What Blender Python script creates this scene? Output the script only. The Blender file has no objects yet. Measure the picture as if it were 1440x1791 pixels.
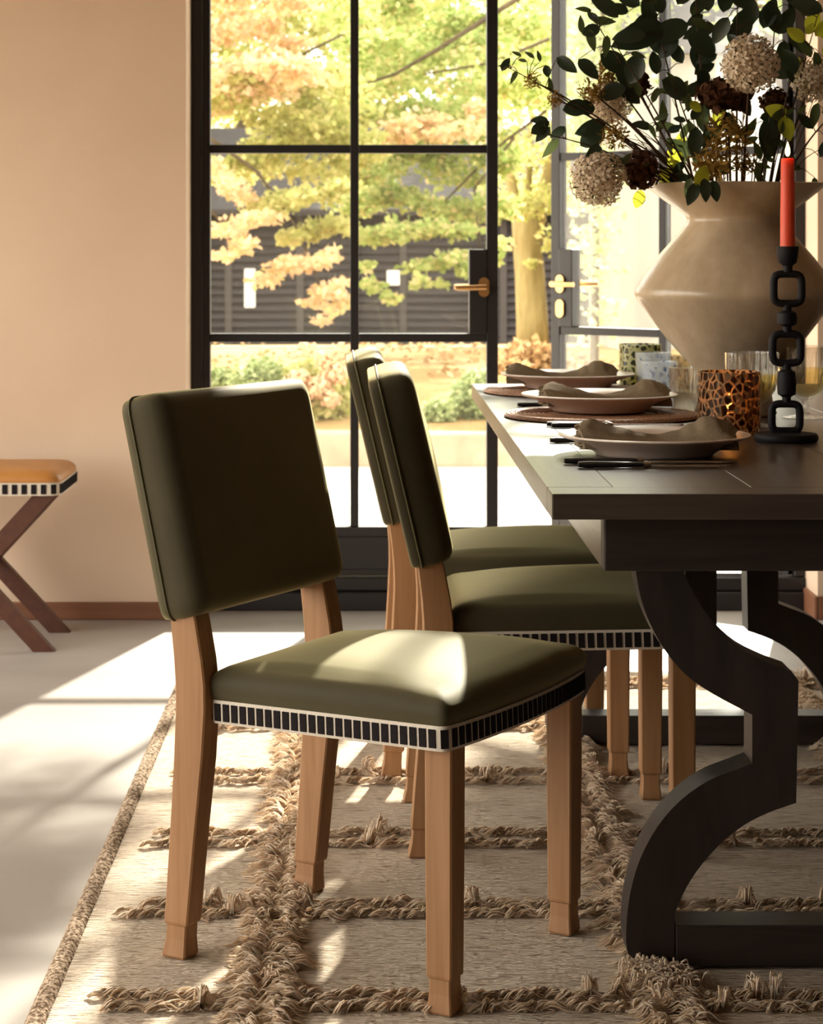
import bpy, bmesh, math, random
import numpy as np
from mathutils import Vector, Matrix, noise

random.seed(7)
RNG = np.random.default_rng(11)
S = bpy.context.scene
COL = S.collection
PI = math.pi

# ------------------------------------------------------------------ camera
F, PX, PY, H = 3744.0, 650.0, 430.0, 1.136      # focal length and principal point in pixels, eye height in metres
cam = bpy.data.cameras.new('camera')
cam.sensor_fit = 'HORIZONTAL'
cam.sensor_width = 36.0
cam.lens = F / 1440 * 36
cam.shift_x = (720 - PX) / 1440
cam.shift_y = -(895.5 - PY) / 1440
cam.clip_start, cam.clip_end = 0.1, 500
cam.dof.use_dof = True
cam.dof.focus_distance = 3.45
cam.dof.aperture_fstop = 15.0
cam_o = bpy.data.objects.new('camera', cam)
COL.objects.link(cam_o)
cam_o.location = (0, 0, H)
cam_o.rotation_euler = (PI / 2, 0, 0)
S.camera = cam_o

# ------------------------------------------------------------------ light
w = bpy.data.worlds.new('sky')
S.world = w
w.use_nodes = True
wn = w.node_tree
bg = wn.nodes['Background']
bg.inputs['Color'].default_value = (1.0, 0.95, 0.86, 1)
bg.inputs['Strength'].default_value = 5.1
sun = bpy.data.lights.new('sun', 'SUN')
sun.energy = 15.0
sun.color = (1.0, 0.93, 0.81)
sun.angle = math.radians(1.1)
sun_o = bpy.data.objects.new('sun', sun)
COL.objects.link(sun_o)
SUN = Vector((0.245, 1.0, 0.61))
sun_o.rotation_euler = SUN.to_track_quat('Z', 'Y').to_euler()
sun_o.location = (3, 12, 8)
S.view_settings.view_transform = 'Standard'
S.view_settings.look = 'None'
S.view_settings.exposure = 0.32
S.view_settings.gamma = 1.0
S.view_settings.use_curve_mapping = False
S.cycles.max_bounces = 10
S.cycles.diffuse_bounces = 5
S.cycles.transparent_max_bounces = 24
S.cycles.caustics_reflective = False
S.cycles.caustics_refractive = False
S.cycles.sample_clamp_indirect = 6.0


def P(px, py, d):                     # the point seen at a pixel, at distance d
    return Vector(((px - PX) * d / F, d, H - (py - PY) * d / F))


# ------------------------------------------------------------------ materials
def nodes_of(m):
    m.use_nodes = True
    return m.node_tree, m.node_tree.nodes['Principled BSDF']


def pset(b, base=None, rough=None, spec=None, **k):
    if base is not None: b.inputs['Base Color'].default_value = (*base, 1)
    if rough is not None: b.inputs['Roughness'].default_value = rough
    if spec is not None: b.inputs['Specular IOR Level'].default_value = spec
    for n, v in k.items():
        b.inputs[n.replace('_', ' ')].default_value = v


def ramp(nt, fac, stops):
    r = nt.nodes.new('ShaderNodeValToRGB')
    el = r.color_ramp.elements
    while len(el) < len(stops): el.new(0.5)
    for e, (p, c) in zip(el, stops):
        e.position = p
        e.color = (*c, 1)
    nt.links.new(fac, r.inputs[0])
    return r.outputs[0]


def coords(nt, scale=(1, 1, 1), kind='Object', rot=(0, 0, 0)):
    t = nt.nodes.new('ShaderNodeTexCoord')
    mp = nt.nodes.new('ShaderNodeMapping')
    mp.inputs['Scale'].default_value = scale
    mp.inputs['Rotation'].default_value = rot
    nt.links.new(t.outputs[kind], mp.inputs[0])
    return mp.outputs[0]


def noise_tex(nt, vec, scale=5, detail=4, rough=0.55, dist=0):
    n = nt.nodes.new('ShaderNodeTexNoise')
    n.inputs['Scale'].default_value = scale
    n.inputs['Detail'].default_value = detail
    n.inputs['Roughness'].default_value = rough
    n.inputs['Distortion'].default_value = dist
    nt.links.new(vec, n.inputs['Vector'])
    return n.outputs['Fac']


def bump(nt, b, h, strength=0.3, dist=0.01):
    bn = nt.nodes.new('ShaderNodeBump')
    bn.inputs['Strength'].default_value = strength
    bn.inputs['Distance'].default_value = dist
    nt.links.new(h, bn.inputs['Height'])
    nt.links.new(bn.outputs[0], b.inputs['Normal'])


def noisy(name, c0, c1, scale=(5, 5, 5), rough=0.6, spec=0.4, bmp=0.0, bdist=0.004, detail=5, lo=0.3, hi=0.7, dist=0.0, kind='Object', **k):
    m = bpy.data.materials.new(name)
    nt, b = nodes_of(m)
    pset(b, None, rough, spec, **k)
    v = coords(nt, scale, kind)
    n = noise_tex(nt, v, 1.0, detail, 0.6, dist)
    nt.links.new(ramp(nt, n, [(lo, c0), (hi, c1)]), b.inputs['Base Color'])
    if bmp: bump(nt, b, n, bmp, bdist)
    return m


def plain(name, c, rough=0.5, spec=0.5, **k):
    m = bpy.data.materials.new(name)
    nt, b = nodes_of(m)
    pset(b, c, rough, spec, **k)
    return m


def emit(name, c, s):
    m = bpy.data.materials.new(name)
    nt, b = nodes_of(m)
    pset(b, (0, 0, 0), 1, 0, Emission_Strength=s)
    b.inputs['Emission Color'].default_value = (*c, 1)
    return m


def glass_mat(name, tint=(0.97, 0.98, 0.97), base=0.04, edge=0.6, rough=0.02, power=3.0, ribs=None, veil=0.0, veil_col=(0.8, 0.78, 0.72)):
    m = bpy.data.materials.new(name)
    m.use_nodes = True
    nt = m.node_tree
    nt.nodes.clear()
    out = nt.nodes.new('ShaderNodeOutputMaterial')
    tr = nt.nodes.new('ShaderNodeBsdfTransparent')
    tr.inputs[0].default_value = (*tint, 1)
    gl = nt.nodes.new('ShaderNodeBsdfGlossy')
    gl.inputs['Roughness'].default_value = rough
    lw = nt.nodes.new('ShaderNodeLayerWeight')
    pw = nt.nodes.new('ShaderNodeMath'); pw.operation = 'POWER'
    nt.links.new(lw.outputs['Facing'], pw.inputs[0]); pw.inputs[1].default_value = power
    ma = nt.nodes.new('ShaderNodeMath'); ma.operation = 'MULTIPLY_ADD'
    nt.links.new(pw.outputs[0], ma.inputs[0]); ma.inputs[1].default_value = edge; ma.inputs[2].default_value = base
    mx = nt.nodes.new('ShaderNodeMixShader')
    nt.links.new(ma.outputs[0], mx.inputs[0])
    nt.links.new(tr.outputs[0], mx.inputs[1]); nt.links.new(gl.outputs[0], mx.inputs[2])
    last = mx.outputs[0]
    if ribs:
        v = coords(nt, ribs)
        n = noise_tex(nt, v, 1.0, 2)
        bn = nt.nodes.new('ShaderNodeBump'); bn.inputs['Strength'].default_value = 0.6; bn.inputs['Distance'].default_value = 0.01
        nt.links.new(n, bn.inputs['Height'])
        nt.links.new(bn.outputs[0], gl.inputs['Normal']); nt.links.new(bn.outputs[0], lw.inputs['Normal'])
    if veil:
        df = nt.nodes.new('ShaderNodeBsdfDiffuse'); df.inputs[0].default_value = (*veil_col, 1)
        m2 = nt.nodes.new('ShaderNodeMixShader'); m2.inputs[0].default_value = veil
        nt.links.new(last, m2.inputs[1]); nt.links.new(df.outputs[0], m2.inputs[2])
        last = m2.outputs[0]
    nt.links.new(last, out.inputs[0])
    return m


def spotted_glass(name, spot, base, scale, trans=0.35, thr=0.06, tint=(1, 0.95, 0.85)):
    m = bpy.data.materials.new(name)
    m.use_nodes = True
    nt = m.node_tree
    nt.nodes.clear()
    out = nt.nodes.new('ShaderNodeOutputMaterial')
    v = coords(nt, scale)
    vo = nt.nodes.new('ShaderNodeTexVoronoi'); vo.feature = 'DISTANCE_TO_EDGE'; vo.inputs['Scale'].default_value = 1.0
    nt.links.new(v, vo.inputs['Vector'])
    r = nt.nodes.new('ShaderNodeMapRange'); r.inputs['From Min'].default_value = thr; r.inputs['From Max'].default_value = thr + 0.07
    nt.links.new(vo.outputs['Distance'], r.inputs[0])
    d = nt.nodes.new('ShaderNodeBsdfPrincipled'); pset(d, spot, 0.15, 0.5)
    tl = nt.nodes.new('ShaderNodeBsdfTranslucent'); tl.inputs[0].default_value = (*[min(1, c * 3) for c in spot], 1)
    ds = nt.nodes.new('ShaderNodeMixShader'); ds.inputs[0].default_value = 0.3
    nt.links.new(d.outputs[0], ds.inputs[1]); nt.links.new(tl.outputs[0], ds.inputs[2])
    t = nt.nodes.new('ShaderNodeBsdfTransparent'); t.inputs[0].default_value = (*tint, 1)
    b = nt.nodes.new('ShaderNodeBsdfPrincipled'); pset(b, base, 0.12, 0.5)
    mx1 = nt.nodes.new('ShaderNodeMixShader'); mx1.inputs[0].default_value = 1 - trans
    nt.links.new(t.outputs[0], mx1.inputs[1]); nt.links.new(b.outputs[0], mx1.inputs[2])
    mx = nt.nodes.new('ShaderNodeMixShader')
    nt.links.new(r.outputs[0], mx.inputs[0]); nt.links.new(mx1.outputs[0], mx.inputs[1]); nt.links.new(ds.outputs[0], mx.inputs[2])
    nt.links.new(mx.outputs[0], out.inputs[0])
    return m


def leaf_mat(name, stops, trans=0.45, rough=0.5, spec=0.3, boost=1.6):
    m = bpy.data.materials.new(name)
    m.use_nodes = True
    nt = m.node_tree
    b = nt.nodes['Principled BSDF']; pset(b, None, rough, spec)
    out = nt.nodes['Material Output']
    g = nt.nodes.new('ShaderNodeNewGeometry')
    c = ramp(nt, g.outputs['Random Per Island'], stops)
    nt.links.new(c, b.inputs['Base Color'])
    tl = nt.nodes.new('ShaderNodeBsdfTranslucent')
    if boost != 1:
        mm = nt.nodes.new('ShaderNodeVectorMath'); mm.operation = 'SCALE'; mm.inputs['Scale'].default_value = boost
        nt.links.new(c, mm.inputs[0]); nt.links.new(mm.outputs[0], tl.inputs[0])
    else:
        nt.links.new(c, tl.inputs[0])
    mx = nt.nodes.new('ShaderNodeMixShader'); mx.inputs[0].default_value = trans
    nt.links.new(b.outputs[0], mx.inputs[1]); nt.links.new(tl.outputs[0], mx.inputs[2])
    nt.links.new(mx.outputs[0], out.inputs[0])
    return m


M = {}
M['plaster'] = noisy('plaster', (0.635, 0.475, 0.345), (0.70, 0.535, 0.395), (1.6, 1.6, 1.6), 0.9, 0.15, 0.12, 0.004)
M['ceiling'] = plain('ceiling paint', (0.42, 0.34, 0.27), 0.9, 0.1)
M['dark_plaster'] = plain('dark painted plaster', (0.15, 0.12, 0.10), 0.9, 0.1)
M['facade'] = noisy('facade render', (0.74, 0.70, 0.62), (0.82, 0.78, 0.70), (2, 2, 2), 0.9, 0.1)
M['grey_render'] = noisy('grey white render', (0.36, 0.34, 0.31), (0.44, 0.42, 0.38), (1.2, 1.2, 1.2), 0.9, 0.1)
M['concrete'] = noisy('polished concrete', (0.31, 0.28, 0.25), (0.42, 0.385, 0.345), (0.9, 2.2, 2), 0.42, 0.4, 0.05, 0.003, detail=7)
M['skirting'] = noisy('skirting wood', (0.17, 0.065, 0.03), (0.24, 0.10, 0.05), (2, 30, 30), 0.5, 0.4)
M['black_metal'] = plain('black painted steel', (0.015, 0.012, 0.012), 0.42, 0.4)
M['brass'] = plain('aged brass', (0.62, 0.36, 0.16), 0.3, 0.5, Metallic=1.0)
M['pane'] = glass_mat('window glass', base=0.05, edge=0.7, power=4.0, veil=0.05)
M['leather'] = noisy('olive leather', (0.036, 0.029, 0.016), (0.046, 0.038, 0.021), (9, 9, 9), 0.6, 0.10, 0.05, 0.002, Sheen_Weight=0.62, Sheen_Roughness=0.5, Sheen_Tint=(0.86, 0.76, 0.40, 1))
M['piping'] = plain('olive piping', (0.085, 0.075, 0.03), 0.5, 0.4)
M['oak'] = noisy('natural oak', (0.27, 0.130, 0.052), (0.38, 0.20, 0.092), (55, 55, 3.0), 0.5, 0.35, 0.08, 0.001, dist=0.4)
M['trim_white'] = noisy('woven cream braid', (0.60, 0.53, 0.44), (0.70, 0.63, 0.53), (300, 300, 300), 0.9, 0.1, 0.2, 0.001)
M['trim_black'] = noisy('woven black block', (0.012, 0.009, 0.010), (0.022, 0.018, 0.018), (400, 400, 400), 0.95, 0.1, 0.2, 0.001)
M['dark_wood'] = noisy('dark stained oak', (0.046, 0.032, 0.025), (0.105, 0.078, 0.061), (45, 3, 45), 0.30, 0.5, 0.25, 0.0015, dist=0.6)  # planks and side aprons: the light they catch is put into the colour
M['dark_wood_x'] = noisy('dark stained oak across', (0.016, 0.011, 0.009), (0.038, 0.026, 0.022), (3, 45, 45), 0.45, 0.4, 0.25, 0.0015, dist=0.6)  # same oak darkened: shade on front apron and rails put into the colour
M['dark_wood_end'] = noisy('dark stained oak breadboard', (0.040, 0.028, 0.022), (0.085, 0.063, 0.050), (3, 45, 45), 0.30, 0.5, 0.25, 0.0015, dist=0.6)  # same oak, lightened like the planks for light on the top
M['dark_wood_z'] = noisy('dark stained oak upright', (0.013, 0.009, 0.0078), (0.032, 0.022, 0.019), (30, 30, 6), 0.45, 0.4, 0.25, 0.0015, dist=0.8)  # same oak darkened: the shade on the legs is painted in
M['tan_leather'] = noisy('ochre leather', (0.40, 0.165, 0.035), (0.52, 0.235, 0.06), (8, 8, 8), 0.42, 0.45)
M['red_wood'] = noisy('reddish stained wood', (0.066, 0.019, 0.009), (0.10, 0.032, 0.014), (30, 30, 30), 0.4, 0.45)
M['rug'] = None
M['yarn'] = leaf_mat('wool yarn', [(0, (0.78, 0.62, 0.45)), (0.5, (0.87, 0.72, 0.55)), (1, (0.93, 0.82, 0.68))], 0.45, 0.95, 0.05, 1.0)
M['rug_border'] = noisy('brown woven border', (0.12, 0.075, 0.045), (0.50, 0.38, 0.27), (170, 110, 60), 0.95, 0.05, 0.8, 0.01, detail=2, lo=0.4, hi=0.62)
M['plate'] = noisy('blush stoneware', (0.72, 0.56, 0.45), (0.78, 0.62, 0.51), (6, 6, 6), 0.3, 0.5)
M['linen'] = noisy('olive brown linen', (0.19, 0.145, 0.09), (0.26, 0.20, 0.13), (260, 260, 260), 0.95, 0.1, 0.3, 0.001)
M['black_handle'] = plain('black cutlery handle', (0.012, 0.011, 0.012), 0.35, 0.5)
M['steel'] = plain('cutlery steel', (0.62, 0.58, 0.54), 0.22, 0.5, Metallic=1.0)
M['black_iron'] = noisy('matt black cast iron', (0.008, 0.007, 0.008), (0.014, 0.012, 0.013), (60, 60, 60), 0.6, 0.2, 0.3, 0.001)
M['red_wax'] = plain('red candle wax', (0.78, 0.09, 0.035), 0.45, 0.4, Subsurface_Weight=0.4, Subsurface_Scale=0.02)
M['flame'] = emit('candle flame', (1.0, 0.55, 0.16), 14)
M['wick'] = plain('burnt wick', (0.01, 0.008, 0.006), 0.9, 0.1)
M['white_wax'] = plain('pale wax', (0.85, 0.72, 0.5), 0.5, 0.3)
M['clear'] = glass_mat('ribbed clear glass', (0.95, 0.93, 0.89), 0.13, 0.7, 0.03, 2.0, ribs=(160, 160, 8))
M['clear_plain'] = glass_mat('clear glass', (0.97, 0.96, 0.93), 0.05, 0.65, 0.03, 2.0)
M['wine'] = glass_mat('white wine', (0.97, 0.90, 0.62), 0.04, 0.3, 0.05, 2.0)
M['tortoise'] = spotted_glass('tortoiseshell glass', (0.020, 0.009, 0.005), (0.55, 0.36, 0.20), (74, 74, 60), 0.65, 0.085, (1, 0.84, 0.62))
M['tortoise_green'] = spotted_glass('green tortoiseshell glass', (0.025, 0.028, 0.010), (0.62, 0.62, 0.36), (70, 70, 62), 0.5, 0.13, (0.95, 0.95, 0.65))
M['tortoise_pale'] = spotted_glass('pale tortoiseshell glass', (0.22, 0.12, 0.05), (0.8, 0.72, 0.5), (70, 70, 62), 0.6, 0.2, (1, 0.95, 0.8))
M['blue_spot'] = spotted_glass('blue spotted glass', (0.05, 0.09, 0.18), (0.96, 0.98, 0.99), (62, 62, 50), 0.78, 0.27, (0.95, 0.98, 1))
M['ceramic'] = noisy('cream ceramic', (0.43, 0.33, 0.215), (0.56, 0.44, 0.30), (16, 16, 2.2), 0.27, 0.55, 0.3, 0.008, detail=3)
M['leaf_dark'] = leaf_mat('dark glossy leaf', [(0, (0.012, 0.022, 0.013)), (1, (0.026, 0.040, 0.019))], 0.12, 0.4, 0.45, 1.8)
M['leaf_olive'] = leaf_mat('olive leaf', [(0, (0.04, 0.055, 0.020)), (1, (0.07, 0.09, 0.03))], 0.28, 0.5, 0.35, 1.5)
M['leaf_yellow'] = leaf_mat('yellow green leaf', [(0, (0.22, 0.26, 0.02)), (1, (0.36, 0.34, 0.03))], 0.55, 0.5, 0.3, 1.5)
M['twig'] = noisy('dark twig', (0.035, 0.018, 0.010), (0.075, 0.040, 0.02), (80, 80, 20), 0.7, 0.2)
M['floret'] = leaf_mat('cream floret', [(0, (0.66, 0.53, 0.38)), (1, (0.84, 0.72, 0.55))], 0.3, 0.8, 0.1, 1.0)
M['floret_eye'] = plain('floret eye', (0.10, 0.08, 0.03), 0.8, 0.1)
M['dried'] = leaf_mat('dried brown petals', [(0, (0.055, 0.024, 0.014)), (1, (0.15, 0.065, 0.035))], 0.2, 0.8, 0.1, 1.2)
M['mustard'] = leaf_mat('mustard petals', [(0, (0.24, 0.13, 0.03)), (1, (0.40, 0.25, 0.06))], 0.3, 0.8, 0.1, 1.2)
M['rattan'] = noisy('woven rattan', (0.30, 0.15, 0.085), (0.68, 0.42, 0.28), (220, 220, 220), 0.6, 0.3, 0.5, 0.003, detail=2)
M['terrace'] = noisy('pale paving', (0.62, 0.57, 0.50), (0.70, 0.65, 0.58), (3, 3, 3), 0.8, 0.2)
M['curb'] = noisy('old stone curb', (0.34, 0.25, 0.18), (0.48, 0.37, 0.28), (6, 6, 6), 0.9, 0.1, 0.4, 0.02)
M['lawn'] = noisy('leaf strewn lawn', (0.26, 0.17, 0.075), (0.40, 0.27, 0.12), (2.5, 0.9, 1), 0.95, 0.05, lo=0.35, hi=0.65)
M['barn'] = noisy('black weatherboard', (0.022, 0.019, 0.019), (0.044, 0.038, 0.036), (1.2, 8, 20), 0.8, 0.15)
M['barn_post'] = plain('barn post', (0.055, 0.049, 0.045), 0.8, 0.15)
M['roof'] = noisy('barn roof', (0.03, 0.027, 0.026), (0.045, 0.04, 0.038), (3, 3, 9), 0.85, 0.1)
M['white_paint'] = plain('white paint', (0.75, 0.72, 0.66), 0.6, 0.3)
M['bark'] = noisy('pale bark', (0.21, 0.165, 0.07), (0.36, 0.29, 0.135), (14, 14, 3), 0.9, 0.1, 0.5, 0.03)
M['bark_dark'] = noisy('dark bark', (0.06, 0.045, 0.03), (0.12, 0.09, 0.055), (14, 14, 3), 0.9, 0.1, 0.5, 0.03)
M['fol_orange'] = leaf_mat('peach autumn leaves', [(0, (0.54, 0.50, 0.25)), (0.3, (0.74, 0.50, 0.33)), (0.7, (0.76, 0.60, 0.43)), (1, (0.62, 0.60, 0.30))], 0.5, 0.7, 0.2, 1.2)
M['fol_green'] = leaf_mat('green maple leaves', [(0, (0.26, 0.35, 0.10)), (0.45, (0.42, 0.50, 0.18)), (0.8, (0.56, 0.58, 0.26)), (1, (0.70, 0.54, 0.32))], 0.5, 0.7, 0.2, 1.2)
M['fol_yellow'] = leaf_mat('yellow green leaves', [(0, (0.36, 0.39, 0.12)), (0.5, (0.50, 0.50, 0.19)), (1, (0.62, 0.56, 0.28))], 0.5, 0.7, 0.2, 1.2)
M['fol_box'] = leaf_mat('clipped box leaves', [(0, (0.24, 0.31, 0.12)), (0.6, (0.40, 0.46, 0.22)), (1, (0.56, 0.60, 0.37))], 0.4, 0.6, 0.2, 1.1)
M['fol_litter'] = leaf_mat('fallen leaves', [(0, (0.28, 0.16, 0.07)), (0.5, (0.46, 0.29, 0.14)), (1, (0.60, 0.43, 0.23))], 0.3, 0.8, 0.1, 1.0)
M['bloom'] = leaf_mat('peach blooms', [(0, (0.72, 0.45, 0.30)), (0.5, (0.82, 0.62, 0.44)), (1, (0.80, 0.72, 0.48))], 0.4, 0.7, 0.15, 1.1)


def rug_material():
    m = bpy.data.materials.new('flatwoven wool')
    nt, b = nodes_of(m)
    pset(b, None, 0.95, 0.05)
    v = coords(nt, (20, 200, 20))
    n1 = noise_tex(nt, v, 1.0, 4, 0.65)
    v2 = coords(nt, (2.5, 2.5, 2))
    n2 = noise_tex(nt, v2, 1.0, 3)
    v3 = coords(nt, (60, 230, 20))
    n3 = noise_tex(nt, v3, 1.0, 2)
    c = ramp(nt, n1, [(0.34, (0.24, 0.16, 0.095)), (0.42, (0.70, 0.56, 0.42)), (0.58, (0.87, 0.755, 0.61))])
    c2 = ramp(nt, n2, [(0.3, (0.86, 0.84, 0.82)), (0.7, (1, 1, 1))])
    mx = nt.nodes.new('ShaderNodeMix'); mx.data_type = 'RGBA'; mx.blend_type = 'MULTIPLY'; mx.inputs[0].default_value = 1
    nt.links.new(c, mx.inputs[6]); nt.links.new(c2, mx.inputs[7])
    nt.links.new(mx.outputs[2], b.inputs['Base Color'])
    ad = nt.nodes.new('ShaderNodeMath'); ad.operation = 'ADD'
    nt.links.new(n1, ad.inputs[0]); nt.links.new(n3, ad.inputs[1])
    bump(nt, b, ad.outputs[0], 1.0, 0.012)
    return m


M['rug'] = rug_material()


# ------------------------------------------------------------------ mesh helpers
class MB:
    def __init__(self):
        self.v, self.f = [], []

    def add(self, vs, fs):
        o = len(self.v)
        self.v += [tuple(p) for p in vs]
        self.f += [tuple(i + o for i in q) for q in fs]
        return self

    def xf(self, mtx, start=0):
        for i in range(start, len(self.v)):
            self.v[i] = tuple(mtx @ Vector(self.v[i]))
        return self

    def box(self, x0, x1, y0, y1, z0, z1, bev=0.0, seg=2):
        if bev <= 0:
            vs = [(x0, y0, z0), (x1, y0, z0), (x1, y1, z0), (x0, y1, z0), (x0, y0, z1), (x1, y0, z1), (x1, y1, z1), (x0, y1, z1)]
            return self.add(vs, [(0, 3, 2, 1), (4, 5, 6, 7), (0, 1, 5, 4), (1, 2, 6, 5), (2, 3, 7, 6), (3, 0, 4, 7)])
        bm = bmesh.new()
        bmesh.ops.create_cube(bm, size=1)
        for q in bm.verts:
            q.co = Vector(((x0 + x1) / 2 + q.co.x * (x1 - x0), (y0 + y1) / 2 + q.co.y * (y1 - y0), (z0 + z1) / 2 + q.co.z * (z1 - z0)))
        bmesh.ops.bevel(bm, geom=list(bm.edges), offset=bev, segments=seg, profile=0.5, affect='EDGES')
        bm.verts.index_update()
        self.add([q.co for q in bm.verts], [[q.index for q in f.verts] for f in bm.faces])
        bm.free()
        return self

    def rings(self, rings, closed=True, cap0=True, cap1=True):
        n = len(rings[0])
        o = len(self.v)
        for r in rings:
            self.v += [tuple(p) for p in r]
        for i in range(len(rings) - 1):
            for j in range(n if closed else n - 1):
                a, b = o + i * n + j, o + i * n + (j + 1) % n
                self.f.append((a, b, b + n, a + n))
        if cap0: self.f.append(tuple(o + j for j in range(n - 1, -1, -1)))
        if cap1: self.f.append(tuple(o + (len(rings) - 1) * n + j for j in range(n)))
        return self

    def tube(self, pts, rad, n=6, caps=True):
        pts = [Vector(p) for p in pts]
        rad = rad if hasattr(rad, '__len__') else [rad] * len(pts)
        rings, ref = [], None
        for i, p in enumerate(pts):
            t = (pts[min(i + 1, len(pts) - 1)] - pts[max(i - 1, 0)]).normalized()
            if ref is None:
                ref = t.orthogonal().normalized()
            ref = (ref - t * ref.dot(t)).normalized()
            b = t.cross(ref)
            rings.append([p + (ref * math.cos(2 * PI * k / n) + b * math.sin(2 * PI * k / n)) * rad[i] for k in range(n)])
        return self.rings(rings, True, caps, caps)

    def loop_tube(self, pts, r, n=6):
        pts = [Vector(p) for p in pts]
        N = len(pts)
        c = sum(pts, Vector()) / N
        rings = []
        nrm = (pts[1] - pts[0]).cross(pts[N // 3] - pts[0]).normalized()
        for i, p in enumerate(pts):
            t = (pts[(i + 1) % N] - pts[i - 1]).normalized()
            b = t.cross(nrm).normalized()
            rings.append([p + (nrm * math.cos(2 * PI * k / n) + b * math.sin(2 * PI * k / n)) * r for k in range(n)])
        rings.append(rings[0])
        return self.rings(rings, True, False, False)

    def lathe(self, prof, n=48, c=(0, 0, 0), flute=None):
        rings = []
        for (r, z) in prof:
            ring = []
            for k in range(n):
                a = 2 * PI * k / n
                rr = max(r, 1e-4)
                if flute: rr *= 1 + flute(a, z)
                ring.append((c[0] + rr * math.cos(a), c[1] + rr * math.sin(a), c[2] + z))
            rings.append(ring)
        return self.rings(rings, True, False, False)

    def prism(self, poly, y0, y1, axis='y'):
        n = len(poly)
        if axis == 'y':
            a = [(x, y0, z) for x, z in poly]; b = [(x, y1, z) for x, z in poly]
        return self.rings([a, b])

    def build(self, name, mat, parent=None, smooth=False, auto=None):
        me = bpy.data.meshes.new(name)
        me.from_pydata(self.v, [], self.f)
        me.validate()
        bm = bmesh.new(); bm.from_mesh(me)
        bmesh.ops.recalc_face_normals(bm, faces=bm.faces)
        bm.to_mesh(me); bm.free()
        me.materials.append(mat if not isinstance(mat, str) else M[mat])
        if smooth:
            me.shade_smooth()
            if auto: me.set_sharp_from_angle(angle=math.radians(auto))
        o = bpy.data.objects.new(name, me)
        COL.objects.link(o)
        if parent: o.parent = parent
        return o


def empty(name, loc=(0, 0, 0), rz=0, parent=None):
    o = bpy.data.objects.new(name, None)
    o.empty_display_size = 0.05
    COL.objects.link(o)
    o.location = loc
    o.rotation_euler = (0, 0, rz)
    if parent: o.parent = parent
    return o


def tag(o, label=None, cat=None, group=None, kind=None):
    if label: o['label'] = label
    if cat: o['category'] = cat
    if group: o['group'] = group
    if kind: o['kind'] = kind
    return o


def copy_tree(o, parent=None):
    kids = list(o.children)
    c = o.copy()
    COL.objects.link(c)
    if parent is not None: c.parent = parent
    for k in kids: copy_tree(k, c)
    return c


def inst(name, me, parent, mtx):
    o = bpy.data.objects.new(name, me)
    COL.objects.link(o)
    o.parent = parent
    o.matrix_local = mtx
    return o


def raw(name, v, f, mat, parent=None, smooth=False):
    me = bpy.data.meshes.new(name)
    v = np.asarray(v, dtype=np.float32); f = np.asarray(f, dtype=np.int32)
    nv, nf, k = len(v), len(f), f.shape[1]
    me.vertices.add(nv); me.vertices.foreach_set('co', v.ravel())
    me.loops.add(nf * k); me.loops.foreach_set('vertex_index', f.ravel())
    me.polygons.add(nf)
    me.polygons.foreach_set('loop_start', np.arange(0, nf * k, k, dtype=np.int32))
    me.update(calc_edges=True)
    me.materials.append(M[mat])
    if smooth: me.shade_smooth()
    o = bpy.data.objects.new(name, me)
    COL.objects.link(o)
    if parent: o.parent = parent
    return o


def struct(o):
    o['kind'] = 'structure'
    return o


# ================================================================== the room
FLOOR = -0.012
WY0, WY1 = 6.58, 6.98           # back wall
OX0, OX1, OZ = -0.571, 1.372, 2.96
RX0, RX1, RY0, CZ = -2.5, 3.4, -1.6, 3.25
struct(MB().box(RX0, RX1, RY0, WY1, FLOOR - 0.2, FLOOR).build('floor', 'concrete'))
struct(MB().box(RX0, RX1, RY0, WY1, CZ, CZ + 0.2).build('ceiling', 'ceiling'))
wb = MB()
wb.box(RX0, OX0, WY0, WY1, FLOOR, CZ)
wb.box(OX1, RX1, WY0, WY1, FLOOR, CZ)
wb.box(OX0, OX1, WY0, WY1, OZ, CZ)
struct(wb.build('wall_back', 'plaster'))
# outside skin of the back wall
ws = MB()
ws.box(RX0 - 3, OX0 - 0.001, WY1, WY1 + 0.02, -0.3, CZ + 0.2)
ws.box(OX1 + 0.001, RX1 + 3, WY1, WY1 + 0.02, -0.3, CZ + 0.2)
ws.box(OX0 - 0.001, OX1 + 0.001, WY1, WY1 + 0.02, OZ, CZ + 0.2)
struct(ws.build('wall_outside', 'facade'))
struct(MB().box(RX1, RX1 + 0.25, RY0, WY1, FLOOR, CZ).build('wall_right', 'dark_plaster'))
# left wall with a wide window, and a window behind the camera
LW = (0.6, 6.3, 0.02, 2.35)
wl = MB()
wl.box(RX0 - 0.25, RX0, RY0, LW[0], FLOOR, CZ).box(RX0 - 0.25, RX0, LW[1], WY1, FLOOR, CZ)
wl.box(RX0 - 0.25, RX0, LW[0], LW[1], FLOOR, LW[2]).box(RX0 - 0.25, RX0, LW[0], LW[1], LW[3], CZ)
struct(wl.build('wall_left', 'plaster'))
win = struct(empty('window_1', (RX0 - 0.12, LW[0], LW[2])))
wd, wh = LW[1] - LW[0], LW[3] - LW[2]
fr = MB().box(-0.03, 0.03, 0, 0.05, 0, wh).box(-0.03, 0.03, wd - 0.05, wd, 0, wh).box(-0.03, 0.03, 0.05, wd - 0.05, 0, 0.05).box(-0.03, 0.03, 0.05, wd - 0.05, wh - 0.05, wh)
fr.build('window_frame', 'black_metal', win)
for k in range(1, 6):
    MB().box(-0.02, 0.02, wd * k / 6 - 0.015, wd * k / 6 + 0.015, 0.05, wh - 0.05).build('glazing_bar', 'black_metal', win)
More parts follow.
